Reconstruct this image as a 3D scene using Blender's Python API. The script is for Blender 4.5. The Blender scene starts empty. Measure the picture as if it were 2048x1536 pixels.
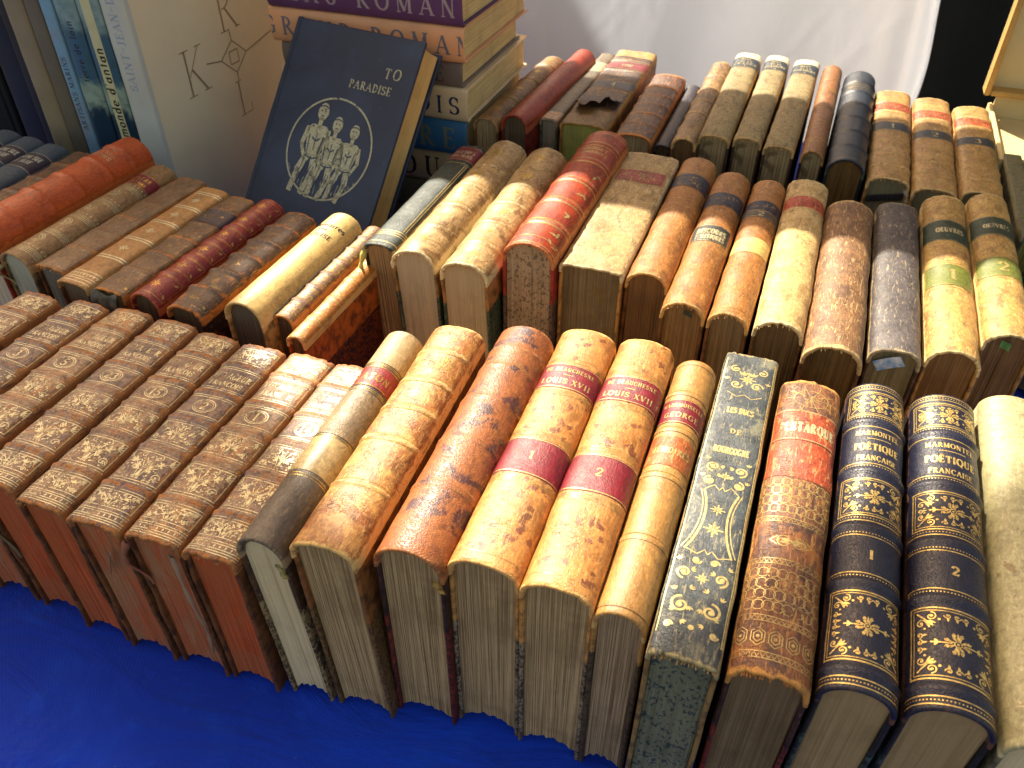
import bpy, math, random
import numpy as np
from mathutils import Matrix, Vector
R = math.radians
scene = bpy.context.scene
C = scene.collection

# ------------------------------------------------------------------ camera, sky, sun, exposure
cam_data = bpy.data.cameras.new('camera'); cam = bpy.data.objects.new('camera', cam_data); C.objects.link(cam)
cam.location = (0, 0, 0.5)
cam.rotation_euler = (R(90 - 39.7), 0, R(20))
cam_data.sensor_width = 36; cam_data.lens = 36 * 1665 / 2048
cam_data.clip_start = 0.02; cam_data.clip_end = 200
cam_data.dof.use_dof = True; cam_data.dof.focus_distance = 0.55; cam_data.dof.aperture_fstop = 18.0
scene.camera = cam
SUN_EL, SUN_AZ = 43.0, 42.0          # azimuth measured from +Y towards -X
world = bpy.data.worlds.new('World'); scene.world = world; world.use_nodes = True
wn = world.node_tree.nodes; wl = world.node_tree.links
sky = wn.new('ShaderNodeTexSky'); sky.sky_type = 'NISHITA'; sky.sun_disc = False
sky.sun_elevation = R(SUN_EL); sky.sun_rotation = R(-SUN_AZ)
sky.air_density = 0.9; sky.dust_density = 4.0; sky.ozone_density = 1.2
_tint = wn.new('ShaderNodeMix'); _tint.data_type = 'RGBA'; _tint.blend_type = 'MULTIPLY'; _tint.inputs[0].default_value = 1.0
_tint.inputs[7].default_value = (1.22, .975, .69, 1)          # hazy, slightly warm city sky
wl.new(sky.outputs[0], _tint.inputs[6]); wl.new(_tint.outputs[2], wn['Background'].inputs[0]); wn['Background'].inputs[1].default_value = 0.12
sun_dir = Vector((-math.sin(R(SUN_AZ)) * math.cos(R(SUN_EL)), math.cos(R(SUN_AZ)) * math.cos(R(SUN_EL)), math.sin(R(SUN_EL))))
sd = bpy.data.lights.new('sun', 'SUN'); sun = bpy.data.objects.new('sun', sd); C.objects.link(sun)
sd.energy = 5.0; sd.angle = R(0.75); sd.color = (1.0, 0.91, 0.74)
sun.rotation_euler = sun_dir.to_track_quat('Z', 'Y').to_euler()
scene.view_settings.view_transform = 'Standard'; scene.view_settings.look = 'None'
scene.view_settings.gamma = 1.0; scene.view_settings.exposure = 1.2

# ------------------------------------------------------------------ helpers
def lin(c):
    return tuple(((v/255)/12.92 if v/255 <= .04045 else ((v/255+.055)/1.055)**2.4) for v in c) + (1.0,)

class MB:
    """collects vertices and faces, builds ONE mesh object"""
    def __init__(s): s.v = []; s.f = []; s.m = []; s.uv = {}; s.w = {}
    def vert(s, p, uv=None, w=0.0):
        s.v.append(tuple(p)); i = len(s.v)-1
        if uv is not None: s.uv[i] = uv
        if w: s.w[i] = w
        return i
    def face(s, idx, m=0): s.f.append(tuple(idx)); s.m.append(m)
    def grid(s, P, m=0, flip=False, close=False):
        ny, nx = len(P), len(P[0])
        for j in range(ny-1):
            for i in range(nx if close else nx-1):
                a, b, c, d = P[j][i], P[j][(i+1) % nx], P[j+1][(i+1) % nx], P[j+1][i]
                s.face((a, d, c, b) if flip else (a, b, c, d), m)
    def build(s, name, mats, parent=None, smooth=True, matrix=None):
        me = bpy.data.meshes.new(name); me.from_pydata(s.v, [], s.f)
        for m in mats: me.materials.append(m)
        me.polygons.foreach_set('material_index', s.m)
        me.polygons.foreach_set('use_smooth', [smooth]*len(s.f))
        if s.uv:
            uvl = me.uv_layers.new(name='UVMap'); li = np.empty(len(me.loops), dtype=np.int32)
            me.loops.foreach_get('vertex_index', li)
            arr = np.zeros((len(s.v), 2)); 
            for k, u in s.uv.items(): arr[k] = u
            uvl.data.foreach_set('uv', arr[li].ravel())
        if s.w:
            at = me.attributes.new('wear', 'FLOAT', 'POINT'); arr = np.zeros(len(s.v))
            for k, u in s.w.items(): arr[k] = u
            at.data.foreach_set('value', arr)
        me.update()
        o = bpy.data.objects.new(name, me); C.objects.link(o)
        if parent: o.parent = parent
        if matrix is not None: o.matrix_world = matrix
        return o

def box_mb(mb, x0, x1, y0, y1, z0, z1, bev=0.0008, m=0, nz=1, ny=1, wob=0.0, seed=0):
    """box with bevelled edges; the two long directions can be subdivided and wobbled"""
    rnd = random.Random(seed)
    b = min(bev, (x1-x0)*.45)
    ring = [(x0+b, y0), (x1-b, y0), (x1, y0+b), (x1, y1-b), (x1-b, y1), (x0+b, y1), (x0, y1-b), (x0, y0+b)]
    cx, cy = (x0+x1)/2, (y0+y1)/2
    levels = [(z0, b), (z0+b, 0)] + [(z0+b+(z1-z0-2*b)*k/nz, 0) for k in range(1, nz)] + [(z1-b, 0), (z1, b)]
    rows = []
    for z, ins in levels:
        dx, dy = rnd.gauss(0, wob), rnd.gauss(0, wob)
        row = []
        for (x, y) in ring:
            xx = x + (ins if x < cx else -ins)*(1 if abs(x-cx) > (x1-x0)/2-b*1.5 else 0)
            yy = y + (ins if y < cy else -ins)*(1 if abs(y-cy) > (y1-y0)/2-b*1.5 else 0)
            row.append(mb.vert((xx+dx*.4, yy+dy, z), (xx, yy)))
        rows.append(row)
    for j in range(len(rows)-1):
        for i in range(8):
            mb.face((rows[j][i], rows[j][(i+1) % 8], rows[j+1][(i+1) % 8], rows[j+1][i]), m)
    mb.face(tuple(reversed(rows[0])), m); mb.face(tuple(rows[-1]), m)

def tag(o, label, cat=None, group=None, kind=None):
    if label: o['label'] = label
    if cat: o['category'] = cat
    if group: o['group'] = group
    if kind: o['kind'] = kind
    return o

# ------------------------------------------------------------------ node helpers
class NT:
    def __init__(s, name):
        s.mat = bpy.data.materials.new(name); s.mat.use_nodes = True
        s.t = s.mat.node_tree; s.n = s.t.nodes; s.l = s.t.links
        s.b = s.n['Principled BSDF']; s.out = s.n['Material Output']
    def set(s, sock, v):
        if isinstance(v, bpy.types.NodeSocket): s.l.new(v, sock)
        elif isinstance(v, tuple) and len(v) == 3 and sock.type == 'RGBA': sock.default_value = v+(1,)
        else: sock.default_value = v
    def coord(s, kind='Object'): return s.n.new('ShaderNodeTexCoord').outputs[kind]
    def attr(s, name):
        a = s.n.new('ShaderNodeAttribute'); a.attribute_name = name; return a.outputs['Fac']
    def map(s, v, scale=(1, 1, 1), loc=(0, 0, 0)):
        m = s.n.new('ShaderNodeMapping'); s.set(m.inputs[0], v)
        m.inputs['Scale'].default_value = scale; m.inputs['Location'].default_value = loc
        return m.outputs[0]
    def noise(s, v, scale=50, detail=4, rough=.55, dist=0.0):
        m = s.n.new('ShaderNodeTexNoise'); s.set(m.inputs['Vector'], v)
        m.inputs['Scale'].default_value = scale; m.inputs['Detail'].default_value = detail
        m.inputs['Roughness'].default_value = rough; m.inputs['Distortion'].default_value = dist
        return m.outputs[0]
    def voro(s, v, scale=50, feature='F1', out=0, rnd=1.0):
        m = s.n.new('ShaderNodeTexVoronoi'); m.feature = feature; s.set(m.inputs['Vector'], v)
        m.inputs['Scale'].default_value = scale; m.inputs['Randomness'].default_value = rnd
        return m.outputs[out]
    def math(s, op, a, b=0.0, c=0.0, clamp=False):
        m = s.n.new('ShaderNodeMath'); m.operation = op; m.use_clamp = clamp
        s.set(m.inputs[0], a); s.set(m.inputs[1], b); s.set(m.inputs[2], c); return m.outputs[0]
    def ramp(s, v, lo, hi, a=0.0, b=1.0):
        m = s.n.new('ShaderNodeMapRange'); m.interpolation_type = 'SMOOTHSTEP'
        s.set(m.inputs[0], v); s.set(m.inputs[1], lo); s.set(m.inputs[2], hi); s.set(m.inputs[3], a); s.set(m.inputs[4], b)
        return m.outputs[0]
    def mix(s, f, a, b, mode='MIX'):
        m = s.n.new('ShaderNodeMix'); m.data_type = 'RGBA'; m.blend_type = mode
        s.set(m.inputs[0], f); s.set(m.inputs[6], a); s.set(m.inputs[7], b); return m.outputs[2]
    def mixv(s, v, k):
        n = s.n.new('ShaderNodeTexNoise'); s.set(n.inputs['Vector'], v); n.inputs['Scale'].default_value = 400; n.inputs['Detail'].default_value = 3
        a = s.n.new('ShaderNodeVectorMath'); a.operation = 'SCALE'; s.l.new(n.outputs['Color'], a.inputs[0]); a.inputs[3].default_value = .004/k
        b = s.n.new('ShaderNodeVectorMath'); b.operation = 'ADD'; s.l.new(a.outputs[0], b.inputs[0]); s.set(b.inputs[1], v); return b.outputs[0]
    def sep(s, v):
        m = s.n.new('ShaderNodeSeparateXYZ'); s.l.new(v, m.inputs[0]); return m.outputs
    def bump(s, h, strength=.5, dist=.0005):
        m = s.n.new('ShaderNodeBump'); m.inputs['Strength'].default_value = strength; m.inputs['Distance'].default_value = dist
        s.l.new(h, m.inputs['Height']); s.l.new(m.outputs[0], s.b.inputs['Normal'])
    def fin(s, col, rough=.5, spec=.5, coat=0.0):
        s.set(s.b.inputs['Base Color'], col); s.set(s.b.inputs['Roughness'], rough)
        s.b.inputs['Specular IOR Level'].default_value = spec
        s.b.inputs['Coat Weight'].default_value = coat; s.b.inputs['Coat Roughness'].default_value = .3
        return s.mat

_n = [0]
def leather(base, dark=None, worn=None, wear=.5, stain=None, stain_amt=.0, mottle=.5, rough=.42, grain='calf', seed=None,
            patch=None, patch_amt=0.0, coat=0.0, speck=0.0, stain_scale=1.0):
    _n[0] += 1
    seed = _n[0]*3.7 if seed is None else seed
    dark = dark or tuple(int(c*.6) for c in base); worn = worn or tuple(min(255, int(c*1.25+15)) for c in base)
    m = NT('leather'); uv = m.map(m.coord('UV'), loc=(seed, seed*1.3, 0))
    n1 = m.noise(uv, 55, 8, .70, .6); n2 = m.noise(uv, 260, 6, .72)
    col = m.mix(m.ramp(n1, .49-.13*mottle, .5+.13, 0, .95*mottle), lin(base), lin(dark))
    col = m.mix(m.ramp(n2, .44, .62, 0, .42+.34*mottle), col, lin(tuple(int(a*.62+b*.18) for a, b in zip(base, dark))))
    n3 = m.noise(m.map(uv, (1, .35, 1)), 700, 4, .7)
    col = m.mix(m.ramp(n3, .50, .68, 0, .42), col, lin(tuple(min(255, int(c*1.2+20)) for c in base)))
    if patch:
        pn = m.noise(uv, 34, 9, .74, .9)
        col = m.mix(m.ramp(pn, .54-.2*patch_amt, .63-.2*patch_amt, 0, .9), col, lin(patch))
    if stain:
        sn = m.noise(uv, 75*stain_scale, 6, .62, .3); sv = m.voro(m.map(m.mixv(uv, stain_scale), (1, 1, 1), (2, 5, 0)), 120*stain_scale)
        sm = m.math('MAXIMUM', m.ramp(sn, .70-.16*stain_amt, .74-.14*stain_amt, 0, .85), m.ramp(sv, .30*stain_amt+.02, .20*stain_amt, 0, .75))
        col = m.mix(sm, col, lin(stain))
    if speck:
        s1 = m.noise(uv, 900, 2, .5); col = m.mix(m.ramp(s1, .66-.1*speck, .72-.1*speck, 0, .7), col, lin(tuple(int(c*.35) for c in base)))
    # wear: driven by a per-vertex weight that is large on joints, caps and band crests
    w = m.attr('wear'); wn1 = m.noise(uv, 170, 6, .7)
    wm = m.ramp(m.math('ADD', m.math('MULTIPLY', w, .62), m.math('MULTIPLY', wn1, .8)), 1.02-.42*wear, 1.14-.36*wear)
    col = m.mix(wm, col, lin(worn))
    fine = m.noise(uv, 1300, 3, .6); pores = m.voro(uv, 1100)
    col = m.mix(m.ramp(fine, .55, .72, 0, .35), col, lin(tuple(int(c*.5) for c in dark)))
    dirt = m.noise(m.map(uv, (1, .5, 1), (9, 3, 0)), 95, 7, .74, 1.0)
    col = m.mix(m.ramp(dirt, .50, .62, 0, .30+.55*mottle*wear), col, lin(tuple(int(c*.55) for c in dark)))
    scuff = m.noise(m.map(uv, (3, .6, 1)), 160, 6, .72, .8)
    col = m.mix(m.ramp(scuff, .60-.08*wear, .66-.06*wear, 0, .3+.55*wear), col, lin(worn))
    # fine cracks
    cr = m.voro(m.map(uv, (1, 2.2, 1)), 230, 'DISTANCE_TO_EDGE'); cm = m.ramp(cr, .0, .035, 1, 0)
    cm = m.math('MULTIPLY', cm, m.ramp(m.noise(uv, 40, 3), .48, .62, 0, .6*max(wear, mottle)))
    col = m.mix(cm, col, lin(tuple(int(c*.45) for c in dark)))
    if grain == 'morocco':
        h = m.math('ADD', m.ramp(m.voro(m.map(uv, (1, 1.5, 1)), 1000), 0, .7, 1, 0), m.math('MULTIPLY', n3, .4)); st, ds = .55, .00028
    elif grain == 'vellum':
        h = m.math('ADD', m.math('MULTIPLY', n1, .8), m.math('MULTIPLY', n3, .25)); st, ds = .45, .0006
    else:
        h = m.math('ADD', m.math('ADD', m.math('MULTIPLY', n3, .5), m.math('MULTIPLY', n2, .6)), m.math('MULTIPLY', fine, .35)); st, ds = .9, .0006
    h = m.math('SUBTRACT', h, m.math('ADD', m.math('MULTIPLY', wm, .5), m.math('MULTIPLY', cm, .6)))
    m.bump(h, st, ds)
    rg = m.math('ADD', rough, m.math('ADD', m.math('MULTIPLY', wm, .25), m.ramp(n2, .3, .7, -.06, .1)))
    return m.fin(col, rg, .5, coat)

def gold(col=(214, 178, 96), wornness=.4, metal=.75):
    _n[0] += 1
    m = NT('gold_tooling'); uv = m.map(m.coord('UV'), loc=(_n[0]*2.1, 0, 0))
    n = m.noise(uv, 420, 4, .7); n2 = m.noise(uv, 90, 4, .6)
    col_ = m.mix(m.ramp(n, .35, .7), lin(col), lin(tuple(int(c*.72) for c in col)))
    m.fin(col_, .36, .5); m.b.inputs['Metallic'].default_value = metal
    if wornness > 0:
        a = m.ramp(m.math('ADD', m.math('MULTIPLY', n, .5), m.math('MULTIPLY', n2, .5)), .36+.16*wornness, .42+.2*wornness)
        m.set(m.b.inputs['Alpha'], a)
    return m.mat

def pages(base=(196, 176, 140), dark=(120, 98, 70), strength=.7, speck=None, stain=None, tint=None):
    _n[0] += 1; sd_ = _n[0]*1.7
    m = NT('page_edges'); c = m.map(m.coord('Object'), loc=(sd_, sd_, sd_*.3))
    a = m.noise(m.map(c, (1500, 9, 7)), 1.0, 5, .7, .1); b = m.noise(m.map(c, (3600, 30, 16)), 1.0, 3, .7)
    g = m.noise(c, 30, 5, .6); v = m.noise(m.map(c, (160, 4, 8)), 1.0, 3, .6)
    col = m.mix(m.ramp(a, .38, .66, 0, strength), lin(base), lin(dark))
    col = m.mix(m.ramp(b, .5, .75, 0, strength*.75), col, lin(tuple(int(x*.7) for x in dark)))
    col = m.mix(m.ramp(g, .45, .75, 0, .45), col, lin(tuple(int(x*.8+y*.1) for x, y in zip(dark, base))))
    col = m.mix(m.ramp(v, .52, .7, 0, .2), col, lin(tuple(min(255, int(x*1.12)) for x in base)))
    if tint:
        t = m.noise(m.map(c, (1, 1, .5)), 42, 5, .65, .8); col = m.mix(m.ramp(t, .40, .66, 0, .85), col, lin(tint))
    if speck:
        sv = m.noise(m.map(c, (1, 1, .8)), 420, 3, .6, .4); col = m.mix(m.ramp(sv, .53, .6, 0, .85), col, lin(speck))
    if stain:
        sv = m.noise(c, 55, 4, .6, .6); col = m.mix(m.ramp(sv, .54, .66, 0, .8), col, lin(stain))
    m.bump(m.math('ADD', m.math('MULTIPLY', a, .7), m.math('MULTIPLY', b, .45)), .9*min(1, strength+.2), .0009)
    return m.fin(col, .85, .25)

def board(leather_col, paper_a, paper_b, split=.03, style='marble', edge=(110, 78, 48)):
    """cover boards: leather strip beside the joint, decorated paper beyond, rubbed edges"""
    _n[0] += 1; sd_ = _n[0]*2.3
    m = NT('cover_board'); o = m.coord('Object'); c = m.map(o, loc=(sd_, sd_, sd_*.7)); z = m.sep(o)[2]
    n = m.noise(c, 190, 5, .65, 1.5)
    if style == 'marble':
        w = m.noise(m.map(c, (1, 1, 1)), 120, 4, .6, 3.0); pc = m.mix(m.ramp(w, .42, .58), lin(paper_a), lin(paper_b))
    elif style == 'comb':
        w = m.noise(m.map(c, (1, 3, 1)), 60, 3, .5, 6.0); pc = m.mix(m.ramp(w, .45, .55), lin(paper_a), lin(paper_b))
    else:
        pc = m.mix(m.ramp(n, .35, .65), lin(paper_a), lin(paper_b))
    lc = m.mix(m.ramp(m.noise(c, 110, 5, .6), .4, .65), lin(leather_col), lin(tuple(int(x*.6) for x in leather_col)))
    f = m.ramp(z, split-.0006, split+.0006)
    col = m.mix(f, pc, lc)
    rub = m.noise(c, 330, 6, .75, .4)
    col = m.mix(m.ramp(rub, .57, .66, 0, .8), col, lin(edge))
    m.bump(m.math('ADD', n, m.math('MULTIPLY', rub, .6)), .5, .0006)
    return m.fin(col, .6, .4)

def plain(col, dark=None, rough=.6, scale=60, amt=.4, bump=.3, name='surface', spec=.4):
    _n[0] += 1
    m = NT(name); c = m.map(m.coord('Object'), loc=(_n[0], 0, 0)); n = m.noise(c, scale, 5, .6)
    f = m.noise(c, scale*9, 3, .6)
    cc = m.mix(m.ramp(n, .35, .7, 0, amt), lin(col), lin(dark or tuple(int(x*.7) for x in col)))
    m.bump(m.math('ADD', n, m.math('MULTIPLY', f, .3)), bump, .0006)
    return m.fin(cc, rough, spec)

# ------------------------------------------------------------------ stroke alphabet with serifs (thick stems, thin hairlines)
def _arc(cx, cy, rx, ry, a0, a1, n=14):
    return [(cx+rx*math.cos(R(a0+(a1-a0)*k/n)), cy+ry*math.sin(R(a0+(a1-a0)*k/n))) for k in range(n+1)]
TK, TN = .17, .075
def _g():
    G = {}
    L = lambda x0, y0, x1, y1, w: ('l', [(x0, y0), (x1, y1)], w)
    A = lambda *a: ('a', _arc(*a), None)
    S = lambda x, y, l=.30: ('l', [(x-l/2, y), (x+l/2, y)], TN)
    st = lambda x, y0=0, y1=1: [L(x, y0, x, y1, TK), S(x, y0), S(x, y1)]
    th = lambda x, y0=0, y1=1: [L(x, y0, x, y1, TN), S(x, y0, .24), S(x, y1, .24)]
    G['A'] = (.9, [L(.1, 0, .44, 1, TN), L(.44, 1, .78, 0, TK), L(.24, .34, .64, .34, TN), S(.1, 0), S(.78, 0)])
    G['B'] = (.75, st(.2)+[A(.25, .75, .33, .24, -90, 90), A(.25, .26, .4, .26, -90, 90)])
    G['C'] = (.82, [A(.46, .5, .38, .5, 50, 310), L(.72, .7, .72, .95, TN), L(.72, .06, .72, .28, TN)])
    G['D'] = (.85, st(.2)+[A(.25, .5, .48, .5, -90, 90)])
    G['E'] = (.74, st(.2)+[L(.2, 0, .64, 0, TN), L(.2, 1, .62, 1, TN), L(.2, .52, .5, .52, TN), L(.64, 0, .64, .22, TN), L(.62, .8, .62, 1, TN), L(.5, .42, .5, .62, TN)])
    G['F'] = (.7, st(.2)+[L(.2, 1, .62, 1, TN), L(.2, .52, .5, .52, TN), L(.62, .8, .62, 1, TN), L(.5, .42, .5, .62, TN)])
    G['G'] = (.88, [A(.46, .5, .38, .5, 50, 320), L(.72, .7, .72, .95, TN), L(.74, .05, .74, .42, TK*.9), S(.72, .44, .26)])
    G['H'] = (.9, st(.2)+st(.7)+[L(.2, .5, .7, .5, TN)])
    G['I'] = (.42, st(.2)); G['1'] = (.46, st(.22)+[L(.22, 1, .06, .82, TN)])
    G['J'] = (.5, [L(.3, .15, .3, 1, TK), S(.3, 1), A(.16, .18, .15, .18, -150, 0)])
    G['K'] = (.88, st(.2)+[L(.24, .42, .7, 1, TN), L(.36, .56, .76, 0, TK), S(.7, 1, .24), S(.76, 0, .26)])
    G['L'] = (.7, st(.2)+[L(.2, 0, .62, 0, TN), L(.62, 0, .62, .25, TN)])
    G['M'] = (1.08, th(.16)+[L(.18, 1, .54, .05, TK), L(.54, .05, .86, 1, TN)]+st(.88))
    G['N'] = (.92, th(.16)+[L(.18, 1, .74, 0, TK)]+th(.74))
    G['O'] = (.92, [A(.46, .5, .38, .5, 0, 360)]); G['0'] = G['O']
    G['P'] = (.72, st(.2)+[A(.25, .74, .36, .26, -90, 90)])
    G['Q'] = (.92, [A(.46, .5, .38, .5, 0, 360), L(.46, .05, .82, -.2, TK*.8)])
    G['R'] = (.84, st(.2)+[A(.25, .75, .34, .25, -90, 90), L(.38, .5, .74, 0, TK), S(.76, 0, .2)])
    G['S'] = (.66, [A(.33, .75, .24, .25, 30, 270), A(.33, .25, .26, .25, 90, -150), L(.56, .72, .56, .98, TN), L(.08, .02, .08, .26, TN)])
    G['T'] = (.82, st(.41)+[L(.08, 1, .74, 1, TN), L(.08, .78, .08, 1, TN), L(.74, .78, .74, 1, TN)])
    G['U'] = (.88, [L(.2, .3, .2, 1, TK), S(.2, 1), L(.7, .3, .7, 1, TN), S(.7, 1, .24), A(.45, .3, .25, .3, 180, 360)])
    G['V'] = (.88, [L(.1, 1, .44, 0, TK), L(.44, 0, .78, 1, TN), S(.1, 1), S(.78, 1, .24)])
    G['X'] = (.88, [L(.12, 1, .74, 0, TK), L(.12, 0, .74, 1, TN), S(.12, 1), S(.74, 1, .24), S(.12, 0, .24), S(.76, 0)])
    G['Y'] = (.86, [L(.1, 1, .43, .48, TK), L(.43, .48, .76, 1, TN), L(.43, 0, .43, .5, TK), S(.1, 1), S(.76, 1, .24), S(.43, 0)])
    G['Z'] = (.76, [L(.1, 1, .66, 1, TN), L(.66, 1, .1, 0, TK), L(.1, 0, .68, 0, TN)])
    G['2'] = (.68, [A(.34, .72, .24, .28, 170, -30), L(.54, .58, .1, .06, TK*.8), L(.08, .05, .6, .05, TK*.7), L(.6, .02, .62, .2, TN)])
    G['3'] = (.68, [A(.32, .76, .22, .24, 150, -90), A(.32, .27, .27, .27, 90, -150)])
    G['4'] = (.72, [L(.46, 0, .46, 1, TK), L(.46, 1, .06, .3, TN), L(.06, .3, .66, .3, TN), S(.46, 0)])
    G['5'] = (.66, [L(.16, 1, .56, 1, TK*.7), L(.16, 1, .14, .55, TN), A(.3, .32, .27, .3, 120, -150)])
    G['-'] = (.6, [L(.0, .5, .6, .5, TN)]); G['.'] = (.25, [L(.12, 0, .12, .1, .12)]); G["'"] = (.25, [L(.12, .8, .12, 1, .1)])
    G[' '] = (.4, [])
    x = .62
    G['a'] = (.6, [A(.26, .26, .2, .26, 0, 360), L(.48, 0, .48, x, TK*.8)])
    G['b'] = (.62, [L(.14, 0, .14, 1, TK*.8), A(.34, .3, .2, .3, 0, 360)])
    G['d'] = (.64, [A(.26, .3, .2, .3, 0, 360), L(.48, 0, .48, 1, TK*.8), S(.44, 1, .14)])
    G['e'] = (.54, [A(.28, .3, .22, .3, 0, 315), L(.08, .32, .48, .32, TN)])
    G['i'] = (.32, [L(.16, 0, .16, x, TK*.8), S(.16, 0, .22), L(.16, .84, .16, .94, .1)])
    G['l'] = (.32, [L(.16, 0, .16, 1, TK*.8), S(.16, 0, .22)])
    G['m'] = (.92, [L(.14, 0, .14, x, TK*.8), A(.3, .4, .16, .22, 180, 0), L(.46, 0, .46, .42, TK*.8), A(.62, .4, .16, .22, 180, 0), L(.78, 0, .78, .42, TK*.8)])
    G['n'] = (.64, [L(.14, 0, .14, x, TK*.8), A(.31, .4, .17, .22, 180, 0), L(.48, 0, .48, .42, TK*.8)])
    G['o'] = (.58, [A(.28, .3, .22, .3, 0, 360)])
    G['r'] = (.46, [L(.14, 0, .14, x, TK*.8), A(.32, .42, .16, .18, 170, 50)])
    G['s'] = (.48, [A(.24, .46, .15, .15, 30, 270), A(.24, .15, .17, .16, 90, -150)])
    G['t'] = (.42, [L(.2, .05, .2, .85, TK*.8), S(.2, x, .28)])
    G['u'] = (.64, [L(.14, .2, .14, x, TK*.8), A(.31, .2, .17, .2, 180, 360), L(.48, 0, .48, x, TK*.8)])
    return G
GLY = _g(); ACC = {'É': ('E', 'a'), 'Ë': ('E', 'd'), 'é': ('e', 'a'), 'Ç': ('C', 'c'), 'Î': ('I', 'a')}

class Deco:
    p2 = ()
    """flat ornament in metres (x across, y along); every piece is a list of convex polygons"""
    def __init__(s): s.p = []
    def stroke(s, pts, w, seg=.0022, taper=False):
        q = [pts[0]]
        for a, b in zip(pts, pts[1:]):
            d = math.hypot(b[0]-a[0], b[1]-a[1]); n = max(1, int(d/seg+.5))
            q += [(a[0]+(b[0]-a[0])*k/n, a[1]+(b[1]-a[1])*k/n) for k in range(1, n+1)]
        n = len(q); L_ = []; R_ = []
        for i, p in enumerate(q):
            a = q[max(0, i-1)]; b = q[min(n-1, i+1)]; dx, dy = b[0]-a[0], b[1]-a[1]; d = math.hypot(dx, dy) or 1
            ww = w[i*len(w)//n] if isinstance(w, list) else w
            if taper: ww *= math.sin(math.pi*(.12+.86*i/(n-1)))+.12
            L_.append((p[0]-dy/d*ww/2, p[1]+dx/d*ww/2)); R_.append((p[0]+dy/d*ww/2, p[1]-dx/d*ww/2))
        for i in range(n-1): s.p.append([R_[i], R_[i+1], L_[i+1], L_[i]])
    def dot(s, x, y, r, n=7): s.p.append([(x+r*math.cos(6.2832*k/n), y+r*math.sin(6.2832*k/n)) for k in range(n)])
    def leaf(s, x, y, a, l, w):
        c, d = math.cos(a), math.sin(a)
        s.p.append([(x+c*u*l-d*v*w, y+d*u*l+c*v*w) for u, v in ((0, 0), (.35, -.5), (.75, -.32), (1, 0), (.75, .32), (.35, .5))])
    def rect(s, x0, y0, x1, y1, w):
        for a, b in (((x0-w/2, y0), (x1+w/2, y0)), ((x0-w/2, y1), (x1+w/2, y1)), ((x0, y0), (x0, y1)), ((x1, y0), (x1, y1))): s.stroke([a, b], w)
    def ring(s, x, y, rx, ry, w, n=20): s.stroke([(x+rx*math.cos(6.2832*k/n), y+ry*math.sin(6.2832*k/n)) for k in range(n+1)], w, .004)
    def spiral(s, x, y, r, a0, turns, w, sgn=1):
        n = int(14*abs(turns))+6
        pts = [(x+r*(1-.85*k/n)*math.cos(a0+sgn*6.2832*turns*k/n), y+r*(1-.85*k/n)*math.sin(a0+sgn*6.2832*turns*k/n)) for k in range(n+1)]
        s.stroke(pts, w, .003); s.dot(pts[-1][0], pts[-1][1], w*1.3)
    def text(s, t, x, y, h, maxw=None, along=False, bold=1.0, track=.1, drop=0.0, rnd=None):
        base = []; pen = 0
        for ch in t:
            b, acc = ACC.get(ch, (ch, None)); w, st = GLY[b]
            if rnd is None or rnd.random() >= drop:
                for kind, pts, ww in st:
                    if kind == 'a':
                        n = len(pts); ws = []
                        for i in range(n):
                            a = pts[max(0, i-1)]; c = pts[min(n-1, i+1)]; d = math.hypot(c[0]-a[0], c[1]-a[1]) or 1
                            ws.append(TN+(TK-TN)*abs(c[1]-a[1])/d)
                    else: ws = ww
                    base.append(([(p[0]+pen, p[1]) for p in pts], ws))
                if acc == 'a': base.append(([(pen+.34, 1.1), (pen+.5, 1.28)], .09))
                if acc == 'd': base += [([(pen+.26, 1.14), (pen+.26, 1.24)], .11), ([(pen+.5, 1.14), (pen+.5, 1.24)], .11)]
                if acc == 'c': base.append(([(pen+.46, 0), (pen+.5, -.16), (pen+.38, -.22)], .08))
            pen += w+track
        pen -= track; sx = h if not maxw or pen*h <= maxw else maxw/pen
        for pts, ws in base:
            q = [((p[0]-pen/2)*sx, p[1]*h) for p in pts]
            if along: q = [(x-b_, y+a_) for a_, b_ in q]
            else: q = [(x+a_, y+b_) for a_, b_ in q]
            k = h*bold; s.stroke(q, [v*k for v in ws] if isinstance(ws, list) else ws*k, .003)

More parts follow.
